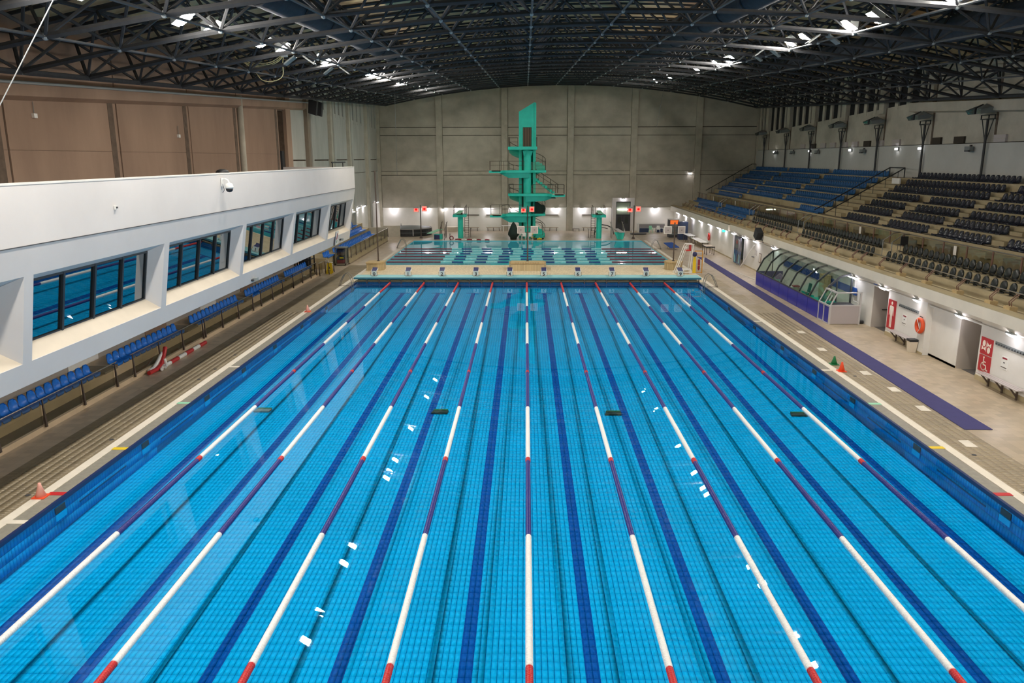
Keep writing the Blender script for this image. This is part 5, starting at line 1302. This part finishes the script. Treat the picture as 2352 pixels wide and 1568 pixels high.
# ================================================================== RIGHT DECK THINGS
mk('navy_mat', MB().slab([(14.55,-32.3,.003),(15.48,-32.3,.003),(16.25,14.0,.003),(15.6,14.9,.003)],(0,0,.02)), 'mat_navy', label='long navy runner mat along the right deck', cat='mat')
for nm, x, y, m, lb, h in (('traffic_cone',13.45,-23.8,'cone_green','small dark green cone on the right deck',.36),('traffic_cone',13.33,-24.95,'cone_orange','small bright orange cone on the right deck',.40),
                        ('traffic_cone',-13.08,-38.0,'cone_pink','faded pink cone on the white line at the left edge',.40),('traffic_cone',-12.98,-11.9,'cone_pink','faded pink cone far along the left pool edge',.40)):
    t = empty(nm, (x,y,.014), label=lb, cat='cone')
    mk('cone', MB().lathe([(.14,.02),(.05,h*.8),(.035,h)],14), m, t, smooth=True)
    mk('base', MB().box(-.17,.17,-.17,.17,0,.025), m if m != 'cone_pink' else 'cone_orange', t)
# glass cabin: stewards' shelter
cab = empty('glass_shelter', (0,0,0), label='curved glass shelter with blue lower panels by the right wall', cat='shelter')
prof = [(16.42,.95),(16.85,1.85),(17.45,2.4),(18.2,2.62)]
ribs = [-1.25-1.76*k for k in range(8)]
for y in ribs:
    mb = MB()
    for (a, b) in zip(prof[:-1], prof[1:]): mb.slab([(a[0],y-.05,a[1]),(a[0],y+.05,a[1]),(b[0],y+.05,b[1]),(b[0],y-.05,b[1])],(.05,0,-.09))
    mk('rib', mb, 'frame_dark', cab)
mb = MB()
for p in (prof[0],prof[3]): mb.rod((p[0],ribs[0],p[1]),(p[0],ribs[-1],p[1]),.045,6)
mk('long_rail', mb, 'frame_dark', cab)
for y0_, y1_ in zip(ribs[1:], ribs[:-1]):
    for (a, b) in zip(prof[:-1], prof[1:]):
        mk('glass_pane', MB().slab([(a[0]+.03,y0_+.05,a[1]),(b[0]+.03,y0_+.05,b[1]),(b[0]+.03,y1_-.05,b[1]),(a[0]+.03,y1_-.05,a[1])],(.008,0,0)), 'clear_glass', cab)
    o = mk('lower_panel', MB().box(16.4,16.44,y0_+.03,y1_-.03,.02,.93), 'panel_blue', cab)
mk('kick_frame', MB().box(16.41,16.5,ribs[-1],ribs[0],0,.95), 'panel_blue_dark', cab)
mk('end_glass', MB().slab([(16.45,ribs[0],.95),(16.88,ribs[0],1.83),(17.46,ribs[0],2.37),(18.2,ribs[0],2.58),(18.2,ribs[0],.95)],(0,.01,0)), 'clear_glass', cab)
mk('end_glass', MB().slab([(16.45,ribs[-1],.95),(16.88,ribs[-1],1.83),(17.46,ribs[-1],2.37),(18.2,ribs[-1],2.58),(18.2,ribs[-1],.95)],(0,.01,0)), 'clear_glass', cab)
mk('end_panel', MB().box(16.45,18.3,ribs[0]-.02,ribs[0]+.02,0,.95), 'panel_blue_dark', cab)
mk('end_posts', MB().box(17.3,17.36,ribs[-1]-.04,ribs[-1]+.04,.95,2.3).box(18.1,18.18,ribs[-1]-.05,ribs[-1]+.05,0,2.55).box(17.5,17.56,ribs[0]-.04,ribs[0]+.04,.95,2.4), 'frame_dark', cab)
mk('blue_stripe', MB().box(18.3,18.345,ribs[-1]-.3,ribs[0],1.35,1.75), 'blue_sign', cab)
mk('roof_edge', MB().box(18.15,18.3,ribs[-1],ribs[0],2.56,2.64), 'frame_dark', cab)
# end booth
mk('booth_panel', MB().box(16.42,16.46,-14.35,-13.62,.03,.95), 'panel_blue', cab); mk('booth_panel', MB().box(16.42,16.46,-15.15,-14.42,.03,.95), 'panel_blue', cab)
mk('booth_frame', MB().box(16.38,16.46,-13.62,-13.56,0,1.0).box(16.38,16.46,-14.42,-14.35,0,1.0).box(16.38,16.48,-15.24,-15.15,0,1.0).box(16.38,16.46,-15.2,-13.56,.95,1.03).box(16.38,16.46,-15.2,-13.56,0,.05)
   .slab([(16.4,-13.62,1.0),(16.4,-13.55,1.0),(16.75,-13.55,1.72),(16.75,-13.62,1.72)],(.05,0,0)).slab([(16.4,-14.42,1.0),(16.4,-14.36,1.0),(16.75,-14.36,1.72),(16.75,-14.42,1.72)],(.05,0,0)).slab([(16.4,-15.22,1.0),(16.4,-15.14,1.0),(16.75,-15.14,1.72),(16.75,-15.22,1.72)],(.05,0,0)).box(16.72,16.82,-15.22,-13.55,1.68,1.76)
   .box(16.75,18.1,-15.24,-15.18,1.7,1.76).box(17.98,18.06,-15.26,-15.16,0,1.76).box(16.45,18.05,-15.24,-15.18,1.0,1.06), 'booth_frame', cab)
for a, b in ((-14.38,-13.6),(-15.18,-14.4)): mk('booth_glass', MB().slab([(16.43,a,1.02),(16.43,b,1.02),(16.76,b,1.7),(16.76,a,1.7)],(.008,0,0)), 'clear_glass', cab)
mk('booth_end', MB().box(16.48,17.98,-15.22,-15.18,.02,1.0), 'booth_grey', cab)
mk('booth_desk', MB().box(16.7,17.9,-15.1,-14.0,.8,1.0), 'black_plastic', cab)
mk('booth_notice', MB().slab([(16.56,-14.75,1.2),(16.56,-14.58,1.2),(16.7,-14.58,1.5),(16.7,-14.75,1.5)],(-.01,0,0)), 'white_plastic', cab)
# things stored in the shelter
for i, (y, lb) in enumerate(((-3.4,'green plastic chair at the far end inside the glass shelter'),(-9.2,'green plastic chair in the middle of the glass shelter'),(-10.6,'green plastic chair near the front of the glass shelter'))):
    white_chair(17.3,y,PI/2+.2*i,lb,'turquoise_side')
t = empty('desk_stack', (17.5,-8.2,0), label='dark office chair inside the glass shelter', cat='chair')
mk('seat', MB().box(-.25,.25,-.25,.25,.45,.55), 'black_plastic', t); mk('backrest', MB().slab([(.2,-.22,.6),(.2,.22,.6),(.3,.2,1.15),(.3,-.2,1.15)],(.05,0,0)), 'black_plastic', t); mk('pedestal', MB().rod((0,0,0),(0,0,.45),.04).box(-.25,.25,-.03,.03,0,.05).box(-.03,.03,-.25,.25,0,.05), 'dark_grey', t)
t = empty('paper_box', (17.4,-6.2,0), label='brown box with papers inside the glass shelter', cat='box')
mk('box', MB().box(-.35,.35,-.5,.5,0,.6), 'wood_bench', t); mk('papers', MB().box(-.25,.2,-.35,.3,.6,.66), 'white_plastic', t); mk('cloth', MB().box(-.1,.3,-.45,-.05,.66,.74), 'maroon', t)
t = empty('green_table', (17.4,-11.6,0), label='green table with brown boxes inside the glass shelter', cat='table')
mk('top', MB().box(-.5,.5,-.7,.7,.68,.74), 'turquoise_side', t); mk('box', MB().box(-.3,.3,-.6,0,.74,.95), 'door_brown', t)
for a in (-.42,.42):
    for b in (-.6,.6): mk('leg', MB().box(a-.03,a+.03,b-.03,b+.03,0,.68), 'turquoise_side', t)
t = empty('shower_panel', (18.1,-9.8,0), label='beige locker column inside the glass shelter', cat='locker')
mk('body', MB().box(-.2,.15,-.45,.45,0.02,1.95), 'block_tan', t); mk('door', MB().box(-.23,-.2,-.4,.4,.1,1.9), 'stand_concrete', t)
# red pictogram signs: image-right on this wall is -y
def wall_sign(name, y0_, z0, w_, h_, lb, m='sign_red'):
    t = empty(name, (XRL, y0_, z0), label=lb, cat='sign')
    mk('board', MB().box(-.03,0,-w_,0,0,h_), m, t); return t
def disc(t, nm, u, v, r, m, ru=None, d=.036, n=16):
    mk(nm, MB().slab([(-d, -(u+(ru or r)*math.cos(a)), v+r*math.sin(a)) for a in np.linspace(0,2*PI,n+1)[:-1]],(.008,0,0)), m, t)
def bar(t, nm, pts, m, d=.036): mk(nm, MB().slab([(-d,-u,v) for u,v in pts],(.008,0,0)), m, t)
def stroke(t, nm, pts, w_, m, d=.036):
    mb = MB()
    for (a, b) in zip(pts[:-1], pts[1:]):
        du, dv = b[0]-a[0], b[1]-a[1]; L = math.hypot(du, dv) or 1; nu, nv = -dv/L*w_/2, du/L*w_/2
        eu, ev = du/L*w_*.3, dv/L*w_*.3
        mb.slab([(-d,-(a[0]-eu+nu),a[1]-ev+nv),(-d,-(a[0]-eu-nu),a[1]-ev-nv),(-d,-(b[0]+eu-nu),b[1]+ev-nv),(-d,-(b[0]+eu+nu),b[1]+ev+nv)],(.008,0,0))
    mk(nm, mb, m, t)
s1 = wall_sign('mens_sign', -17.82, .42, .82, 1.46, 'red sign with a white standing man beside the doorway')
disc(s1,'head',.41,1.3,.085,'sign_white')
bar(s1,'torso',[(.29,1.17),(.53,1.17),(.56,1.1),(.52,.62),(.30,.62),(.26,1.1)],'sign_white')
bar(s1,'arm',[(.17,.68),(.22,.68),(.28,1.12),(.24,1.16),(.2,1.12)],'sign_white'); bar(s1,'arm',[(.60,.68),(.65,.68),(.62,1.12),(.58,1.16),(.54,1.12)],'sign_white')
bar(s1,'leg',[(.31,.08),(.39,.08),(.40,.64),(.30,.64)],'sign_white'); bar(s1,'leg',[(.43,.08),(.51,.08),(.52,.64),(.42,.64)],'sign_white')
s2 = wall_sign('toilet_sign', -26.15, 1.14, .8, .68, 'red toilet sign with two round heads and bows')
disc(s2,'head',.23,.44,.13,'sign_white',ru=.1); bar(s2,'bow',[(.1,.16),(.1,.34),(.23,.24),(.36,.34),(.36,.16),(.23,.22)],'sign_white')
disc(s2,'head',.58,.22,.13,'sign_white',ru=.1); bar(s2,'bow',[(.45,.34),(.45,.52),(.58,.43),(.71,.52),(.71,.34),(.58,.40)],'sign_white')
bar(s2,'divider',[(.395,.12),(.41,.12),(.41,.56),(.395,.56)],'sign_white')
s3 = wall_sign('accessible_sign', -26.15, .44, .8, .66, 'red sign with a white wheelchair pictogram above the bench')
disc(s3,'head',.34,.58,.045,'sign_white')
stroke(s3,'body',[(.34,.52),(.34,.3),(.52,.28),(.58,.1),(.66,.1)],.05,'sign_white'); stroke(s3,'arm',[(.34,.42),(.48,.41)],.04,'sign_white')
stroke(s3,'wheel',[(.36+.17*math.cos(a),.22+.15*math.sin(a)) for a in np.linspace(2.0,6.1,14)],.04,'sign_white')
def notice(y, z, lb, k=0):
    t = empty('wall_notice', (XRL,y,z), label=lb, cat='notice')
    mk('paper', MB().box(-.012,0,-.42,0,0,.5), 'white_plastic', t)
    mk('red_bar', MB().box(-.018,-.012,-.36,-.06,.4,.46), 'maroon', t); mk('small_mark', MB().box(-.018,-.012,-.24,-.15,.24,.28), 'dark_grey', t); mk('lower_bar', MB().box(-.018,-.012,-.38,-.02,.06,.09), 'rail_brown', t)
notice(-19.4,.9,'white notice with a red bar above the first wall bench'); notice(-27.6,.88,'white notice with a red bar above the nearest wall bench')
for y0_, y1_, lb in ((-18.95,-20.9,'perforated grey hook strip on the wall right of the man sign'),(-27.1,-30.0,'perforated grey hook strip on the wall right of the toilet sign')):
    t = empty('hook_strip', (XRL,y0_,1.7), label=lb, cat='hook strip')
    mk('strip', MB().box(-.03,0,y1_-y0_,0,0,.13), 'cover_grey', t)
    k = 0; y = -.1
    while y > y1_-y0_: mk('hook', MB().box(-.07,-.03,y-.02,y+.02,.03,.08), 'dark_grey', t); y -= .17
for y0_, L, lb in ((-18.75,2.6,'slatted grey bench on the wall under the man sign'),(-26.7,2.7,'slatted grey bench on the wall under the wheelchair sign')):
    t = empty('wall_bench', (17.93,y0_,0), label=lb, cat='bench')
    for dx in (0,.13,.26): mk('slat', MB().box(dx,dx+.11,-L,0,.46,.49), 'booth_grey', t)
    for k in range(3):
        y = -L*(.16+.34*k); mk('leg', MB().box(.28,.34,y-.035,y+.035,.0,.46).slab([(.0,y-.03,.45),(.28,y-.03,.12),(.28,y-.03,.2),(.06,y-.03,.46)],(0,.06,0)).box(0,.36,y-.03,y+.03,.43,.46), 'rail_brown', t)
for y, lb in ((-21.2,'narrow white waste bin with dark lid beside the pillar'),(-29.75,'white waste bin with dark lid at the right edge')):
    t = empty('waste_bin', (17.92 if y > -25 else 18.12,y-(.25 if y > -25 else .4),0), label=lb, cat='bin')
    mk('body', MB().add([(-.14,-.14,0),(.14,-.14,0),(.14,.14,0),(-.14,.14,0),(-.18,-.18,.52),(.18,-.18,.52),(.18,.18,.52),(-.18,.18,.52)],[(0,3,2,1),(4,5,6,7),(0,1,5,4),(1,2,6,5),(2,3,7,6),(3,0,4,7)]), 'gallery_cream', t)
    mk('lid', MB().slab([(-.19,-.19,.52),(.19,-.19,.52),(.19,.19,.52),(-.19,.19,.52)],(0,0,.1)), 'black_plastic', t)
def torus(name, R, r, c, m, parent, n=28, k=10):
    mb = MB(); mb.path([(c[0], c[1]+R*math.cos(t), c[2]+R*math.sin(t)) for t in np.linspace(0,2*PI,n+1)[:-1]], r, k, None, True); return mk(name, mb, m, parent, smooth=True)
for x, y, z, lb in ((18.02,-21.75,1.32,'orange lifebuoy hung on the white pillar'),(18.22,21.9,1.14,'orange lifebuoy far along the right wall')):
    t = empty('lifebuoy', (x,y,z), label=lb, cat='lifebuoy')
    torus('ring', .29, .085, (0,0,0), 'orange' if y < 0 else 'red_plastic', t)
    mk('rope', MB().path([(-.1,.1,.3),(-.12,-.1,.1),(-.12,-.25,-.1),(-.1,-.05,-.3)],.012,5), 'white_plastic', t)
    mk('peg', MB().rod((.1,0,.38),(-.05,0,.44),.02,6), 'dark_grey', t)
t = empty('wheeled_board', (18.02,-14.6,0), label='white folding board on dark wheels beside the shelter', cat='board')
mk('panel', MB().box(-.02,.02,-.35,.35,.3,1.15), 'white_plastic', t); mk('base', MB().box(-.3,.3,-.5,.5,.05,.12), 'dark_grey', t)
for a in (-.45,.45): mk('wheel', MB().rod((-.32,a,.09),(.32,a,.09),.09,10), 'black_plastic', t)
t = mk('blue_door_plate', MB().box(-.03,.0,-.2,.2,-.12,.12), 'blue_sign', None, (18.3,-16.2,2.4), label='small blue plate above the open doorway by the shelter', cat='sign')
t = empty('hanging_loudspeaker', (17.75,3.6,3.1), label='black loudspeaker tilted on the front of the right stand', cat='loudspeaker')
mk('cabinet', MB().add([(-.25,-.35,-.4),(.2,-.35,-.4),(.2,.35,-.15),(-.25,.35,-.15),(-.2,-.65,.15),(.25,-.65,.15),(.25,.1,.5),(-.2,.1,.5)],[(0,3,2,1),(4,5,6,7),(0,1,5,4),(1,2,6,5),(2,3,7,6),(3,0,4,7)]), 'speaker_black', t)
mk('bracket', MB().rod((.1,-.5,-.35),(.3,-.6,-.4),.04).rod((.25,-.62,-.6),(.25,-.62,.0),.035), 'steel_black', t)
for i, (y, z, m, w_, h_) in enumerate(((4.6,1.15,'frame_brown',.55,.75),(6.0,1.45,'booth_grey',.2,.4),(5.6,1.42,'booth_grey',.12,.4),(2.3,1.5,'booth_grey',.6,.55))):
    t = empty('framed_notice', (XRL-.02,y,z), label=['brown framed notice on the right wall beyond the shelter','small grey notice nearest the leaning pole','narrow grey notice beside the framed one','grey box front just beyond the glass shelter'][i], cat='notice')
    mk('frame', MB().box(0,.02,-w_/2,w_/2,-h_/2,h_/2), m, t); mk('paper', MB().box(-.006,0,-w_/2+.06,w_/2-.06,-h_/2+.06,h_/2-.06), 'picture_paper', t)
# banner stand, net and pole by the far doorway
t = empty('banner_stand', (17.95,9.9,0), label='tall blue and dark printed banner beside the far doorway', cat='banner')
mk('banner', MB().box(-.02,.02,-1.0,1.0,.05,1.15), 'poster_blue', t); mk('banner_top', MB().box(-.02,.02,-1.0,1.0,1.15,2.3), 'poster_dark', t)
mk('figure', MB().slab([(-.03,-.35,.2),(-.03,.1,.2),(-.03,.05,.8),(-.03,-.15,1.05),(-.03,-.3,.8)],(.005,0,0)), 'black_plastic', t)
mk('pale_mark', MB().slab([(-.03,-.3,1.35),(-.03,.55,1.35),(-.03,.6,1.9),(-.03,.3,2.2),(-.03,-.2,2.15)],(.005,0,0)), 'cover_grey', t)
stroke(t,'letter',[(-.35,2.0),(-.25,1.7),(-.15,1.9),(-.05,1.7),(.05,2.0)],.06,'red_plastic',.04)
mk('wave', MB().slab([(-.03,-.95,.15),(-.03,-.5,.1),(-.03,-.6,.9),(-.03,-.9,.8)],(.005,0,0)).slab([(-.03,.3,.1),(-.03,.8,.15),(-.03,.9,.85),(-.03,.5,.6)],(.005,0,0)), 'platform_turquoise', t)
t = empty('ball_net', (17.8,8.7,0), label='grey netting hanging beside the blue banner', cat='net')
mb = MB()
for k in range(7):
    y = -.5+k*.18
    mb.path([(.05*math.sin(k),y,.0),(.0,y+.12*(-1)**k,.8),(.05,y,1.5),(0,y-.1*(-1)**k,2.2)],.012,4)
mk('strands', mb, 'net_grey', t)
mk('leaning_pole', MB().rod((17.75,7.9,.02),(18.25,6.1,2.0),.04,8), 'white_plastic', label='white pole leaning against the right wall', cat='pole')
mk('wall_lever', MB().box(18.2,18.33,6.1,6.5,1.02,1.06), 'dark_grey', label='small dark handle on the right wall by the leaning pole', cat='handle')
# tables along the far right wall
for i, (y, L, h, x) in enumerate(((28.3,2.6,.75,17.6),(24.6,5.0,.55,17.9),(16.9,1.8,.8,17.1))):
    t = empty('deck_table', (x,y,0), label=['white folding table nearest the blue cabinet','long low table along the far right wall','dark edged square table under the lifebuoy'][i], cat='table')
    mk('top', MB().box(-.4,.4,-L/2,L/2,h-.04,h), 'wood_bench' if i == 2 else 'white_plastic', t)
    if i == 2: mk('edge', MB().box(-.42,-.4,-L/2,L/2,h-.1,h).box(-.4,.4,-L/2-.02,-L/2,h-.1,h), 'black_plastic', t)
    for a in (-.35,.35):
        for b in (-L/2+.08,0,L/2-.08): mk('leg', MB().box(a-.025,a+.025,b-.025,b+.025,0,h-.04), 'rail_brown', t)
# vending cabinets in the far right corner
t = empty('tall_cabinet', (17.3,30.6,0), label='tall dark blue cabinet at the far right wall', cat='cabinet')
mk('body', MB().box(-.45,.5,-.5,.5,0,1.95), 'cabinet_blue', t); mk('door', MB().box(-.48,-.45,-.42,.42,.1,1.85), 'navy_top', t)
t = empty('drinks_machine', (16.7,33.3,0), label='drinks machine with an orange lit front behind the blue cabinet', cat='machine')
mk('body', MB().box(-.5,.6,-.6,.6,0,2.0), 'dark_grey', t); mk('front_panel', MB().box(-.45,.5,-.64,-.6,.3,1.6), 'cover_grey', t); mk('lit_screen', MB().box(-.4,.5,-.65,-.61,1.5,1.95), 'screen_orange', t)
mk('lid', MB().box(-.55,.65,-.62,.62,2.0,2.06), 'white_plastic', t)
t = empty('goal_cage', (15.2,39.4,0), label='grey framed cage with netting at the right of the back wall', cat='cage')
mb = MB()
for x in (-1.6,1.6):
    for y in (-.5,.5): mb.rod((x,y,0),(x,y,1.05),.035,6)
for y in (-.5,.5): mb.rod((-1.6,y,1.05),(1.6,y,1.05),.035,6)
for x in (-1.6,1.6): mb.rod((x,-.5,1.05),(x,.5,1.05),.035,6)
mk('frame', mb, 'white_plastic', t); mk('net_top', MB().slab([(-1.55,-.52,.55),(1.55,-.52,.55),(1.55,-.52,1.0),(-1.55,-.52,1.0)],(0,.01,0)), 'net_grey', t)
mk('dark_pads', MB().box(-1.4,-.3,-.3,.3,0,.5).box(.6,1.4,-.3,.3,0,.45), 'cabinet_blue', t)
white_chair(15.0,38.2,.1,'pale green plastic chair before the grey cage','mint'); white_chair(15.9,38.3,-.1,'pale plastic chair before the grey cage, right one')
t = empty('round_mat', (13.3,36.8,0), label='round black mat on the deck before the grey cage', cat='mat')
mk('disc', MB().lathe([(.95,0),(.98,.05),(.9,.1),(.01,.12)],24), 'black_plastic', t); mk('rim', MB().path([(.96*math.cos(a),.96*math.sin(a),.06) for a in np.linspace(0,2*PI,25)[:-1]],.03,5,closed=True), 'dark_grey', t)
cn2 = empty('traffic_cone', (12.9,38.6,0), label='small white cone beside the doorway frame', cat='cone')
mk('cone', MB().lathe([(.12,.02),(.04,.45)],10), 'white_plastic', cn2); mk('base', MB().box(-.3,.3,-.2,.2,0,.03), 'wood_bench', cn2)
t = empty('blue_lounger', (14.3,21.0,0), label='blue tilted board lying beside the right diving pool ladder', cat='board')
mk('board', MB().slab([(-.55,.9,.5),(.3,.9,.55),(.7,-.9,.25),(-.2,-.9,.2)],(0,0,.05)), 'blue_sign', t); mk('stand', MB().rod((-.2,.6,.0),(-.1,.6,.5),.03).rod((.3,-.6,0),(.3,-.6,.3),.03), 'stainless', t)
# lifeguard chair and rescue rack
t = empty('lifeguard_chair', (12.25,4.2,0), label='tall white lifeguard chair with a red seat', cat='chair')
mb = MB()
for y in (-.35,.35): mb.rod((-.65,y,0),(.05,y,2.1),.03,6).rod((-.53,y,0),(.17,y,2.1),.02,6).path([(.05,y,2.1),(.15,y,2.3),(.5,y,2.3),(.72,y,2.3)],.03,6).rod((.45,y,0),(.68,y,2.3),.03,6)
mk('frame', mb, 'white_plastic', t)
for k in range(7):
    u = .1+k*.14; mk('rung', MB().rod((-.6+u*.7,-.35,u*2.1),(-.6+u*.7,.35,u*2.1),.02,5), 'white_plastic', t)
mk('seat', MB().box(.08,.5,-.3,.3,1.78,1.84), 'red_plastic', t); mk('backrest', MB().box(.45,.52,-.3,.3,1.8,2.25), 'red_plastic', t)
mk('base_frame', MB().box(-.7,.6,-.42,-.36,.1,.16).box(-.7,.6,.36,.42,.1,.16).box(-.3,.6,-.4,.4,.3,.34), 'white_plastic', t)
t = empty('rescue_rack', (13.42,4.2,0), label='yellow and orange rescue rack with spine board and red rescue tube', cat='rack')
mb = MB()
for x in (-.28,.32): mb.box(x-.03,x+.03,-.03,.03,0,1.75)
mb.box(-.28,.32,-.03,.03,1.72,1.78).box(-.28,.32,-.03,.03,1.35,1.4).box(-.28,.32,-.03,.03,.05,.11)
mk('frame', mb, 'rack_orange', t)
mk('spine_board', MB().slab([(-.42,-.1,.03),(-.18,-.1,.03),(-.18,-.1,1.0),(-.24,-.1,1.4),(-.34,-.1,1.4),(-.42,-.1,1.0)],(0,.05,0)), 'yellow', t)
mk('rescue_tube', MB().lathe([(.02,.25),(.09,.35),(.09,1.05),(.02,1.15)],10,None,(.05,-.08,0)), 'maroon', t, smooth=True)
mk('strap', MB().lathe([(.1,.62),(.1,.66)],10,None,(.05,-.08,0)), 'rack_orange', t)
mk('dark_hood', MB().ball((-.3,-.05,1.5),.2,10), 'navy_top', t, smooth=True); mk('white_tube', MB().rod((.4,-.05,.8),(.42,-.05,1.25),.05,8), 'white_plastic', t)
# thin rail bar near the mat
mk('thin_bar', MB().rod((16.55,5.1,.02),(16.95,1.0,.02),.02,5), 'white_plastic', label='thin white bar lying on the right deck', cat='bar')

# ================================================================== LEFT DECK THINGS
t = empty('float_rope', (0,0,0), label='red and white float rope lying on the left deck', cat='rope')
y = -20.2
for k in range(6):
    L = .78; mk('float_section', MB().rod((-15.75+.0*k,y,.09),(-15.75,y-L+.03,.09),.09,10), 'red_rope' if k % 2 == 0 else 'white_float', t); y -= L
mk('float_section', MB().path([(-15.75,y,.09),(-15.65,y-.3,.09),(-15.6,y-.35,.09)],.07,8), 'white_float', t)
t = empty('float_rope_coil', (0,0,0), label='doubled red and white rope coil propped on the left kerb', cat='rope')
mk('red_coil', MB().path([(-15.95,-24.0,.75),(-15.92,-24.3,.45),(-15.85,-24.8,.15),(-15.8,-25.3,.1),(-15.85,-25.9,.1)],.09,10), 'red_rope', t)
mk('white_coil', MB().path([(-16.02,-24.2,.55),(-16.0,-24.7,.3),(-15.98,-25.2,.12),(-15.98,-25.6,.12)],.08,10), 'white_float', t)
mk('white_tail', MB().path([(-15.8,-24.5,.35),(-15.7,-24.6,.12),(-15.6,-24.9,.1)],.07,8), 'white_float', t)
t = empty('glass_cabinet', (-15.72,9.1,0), label='metal and glass cabinet full of boxes on the left deck', cat='cabinet')
mb = MB()
for x in (-.42,.42):
    for y in (-.5,.5): mb.box(x-.04,x+.04,y-.04,y+.04,0,1.5)
mb.box(-.46,.46,-.54,.54,1.44,1.52).box(-.46,.46,-.54,.54,.06,.18)
mk('frame', mb, 'stainless', t); mk('back', MB().box(-.42,.42,.46,.5,.1,1.44), 'cover_grey', t)
mk('glass', MB().box(-.38,.38,-.52,-.51,.2,1.42), 'clear_glass', t); mk('glass', MB().box(.43,.44,-.46,.46,.2,1.42), 'clear_glass', t)
for i, (z, m) in enumerate(((.2,'maroon'),(.5,'cabinet_blue'),(.85,'frame_brown'),(1.1,'navy_top'))): mk('box', MB().box(-.34,.2,-.4,.4,z,z+.26), m, t)
mk('yellow_item', MB().box(-.1,.22,-.44,-.38,.6,.72), 'yellow', t)
t = empty('wet_floor_sign', (-15.55,4.0,0), label='yellow folding wet floor sign on the left deck', cat='sign')
mk('front_leaf', MB().slab([(-.24,-.22,0),(.24,-.22,0),(.17,0,.85),(-.17,0,.85)],(0,.02,0)), 'yellow', t); mk('back_leaf', MB().slab([(-.24,.22,0),(.24,.22,0),(.17,.02,.85),(-.17,.02,.85)],(0,.02,0)), 'yellow', t)
mk('triangle', MB().slab([(-.09,-.13,.4),(.09,-.13,.4),(0,-.08,.58)],(0,.012,0)), 'black_plastic', t)
mk('dark_line', MB().slab([(-.12,-.175,.22),(.12,-.175,.22),(.12,-.165,.26),(-.12,-.165,.26)],(0,.012,0)), 'dark_grey', t)
white_chair(-16.0,5.9,2.6,'white plastic armchair beside the glass cabinet')
t = empty('equipment_rack', (-17.2,3.3,0), label='dark rack stacked with equipment under the gallery end', cat='rack')
mb = MB()
for x in (-.5,.5):
    for y in (-.6,.6): mb.box(x-.04,x+.04,y-.04,y+.04,0,2.0)
for z in (.3,.75,1.2,1.65): mb.box(-.5,.5,-.6,.6,z,z+.05)
mk('frame', mb, 'black_plastic', t)
for i, (z, m) in enumerate(((.35,'cover_grey'),(.8,'black_plastic'),(1.25,'dark_grey'),(1.7,'white_plastic'))): mk('load', MB().box(-.4,.3,-.5,.4,z,z+.3), m, t)
t = empty('hose_ring', (-16.75,.8,.2), label='coiled pale hose beneath the gallery end', cat='hose')
mk('coil', MB().path([(.0,.25*math.cos(a),.3+.25*math.sin(a)) for a in np.linspace(0,2*PI,15)[:-1]],.03,6,closed=True).rod((0,.2,.05),(.1,.5,.0),.03), 'white_plastic', t)
# floats beneath the surface: green trainer tags tied in the lanes
for i, (x, y, m) in enumerate(((-3.55,-27.8,'cone_green'),(3.45,-27.8,'cone_green'),(10.6,-27.9,'turquoise_side'),(-10.6,-27.6,'cover_grey'))):
    pass
for i, (x, y) in enumerate(((-3.4,-28.3),(3.3,-28.4),(10.4,-28.45),(-10.35,-28.2))):
    t = empty('submerged_plate', (x,y,zfl(y)+.02), label='dark green plate on the pool floor, '+['left of the middle rope','right of the middle rope','in the second lane from the right','in the second lane from the left'][i], cat='plate')
    mk('plate', MB().slab([(-.32,-.2,0),(.3,-.22,0),(.32,.12,0),(-.25,.2,0)],(0,0,.05)), 'dark_green' if i < 3 else 'cover_grey', t)
    mk('edge', MB().box(-.25,.3,.12,.18,.05,.07), 'cone_green', t)
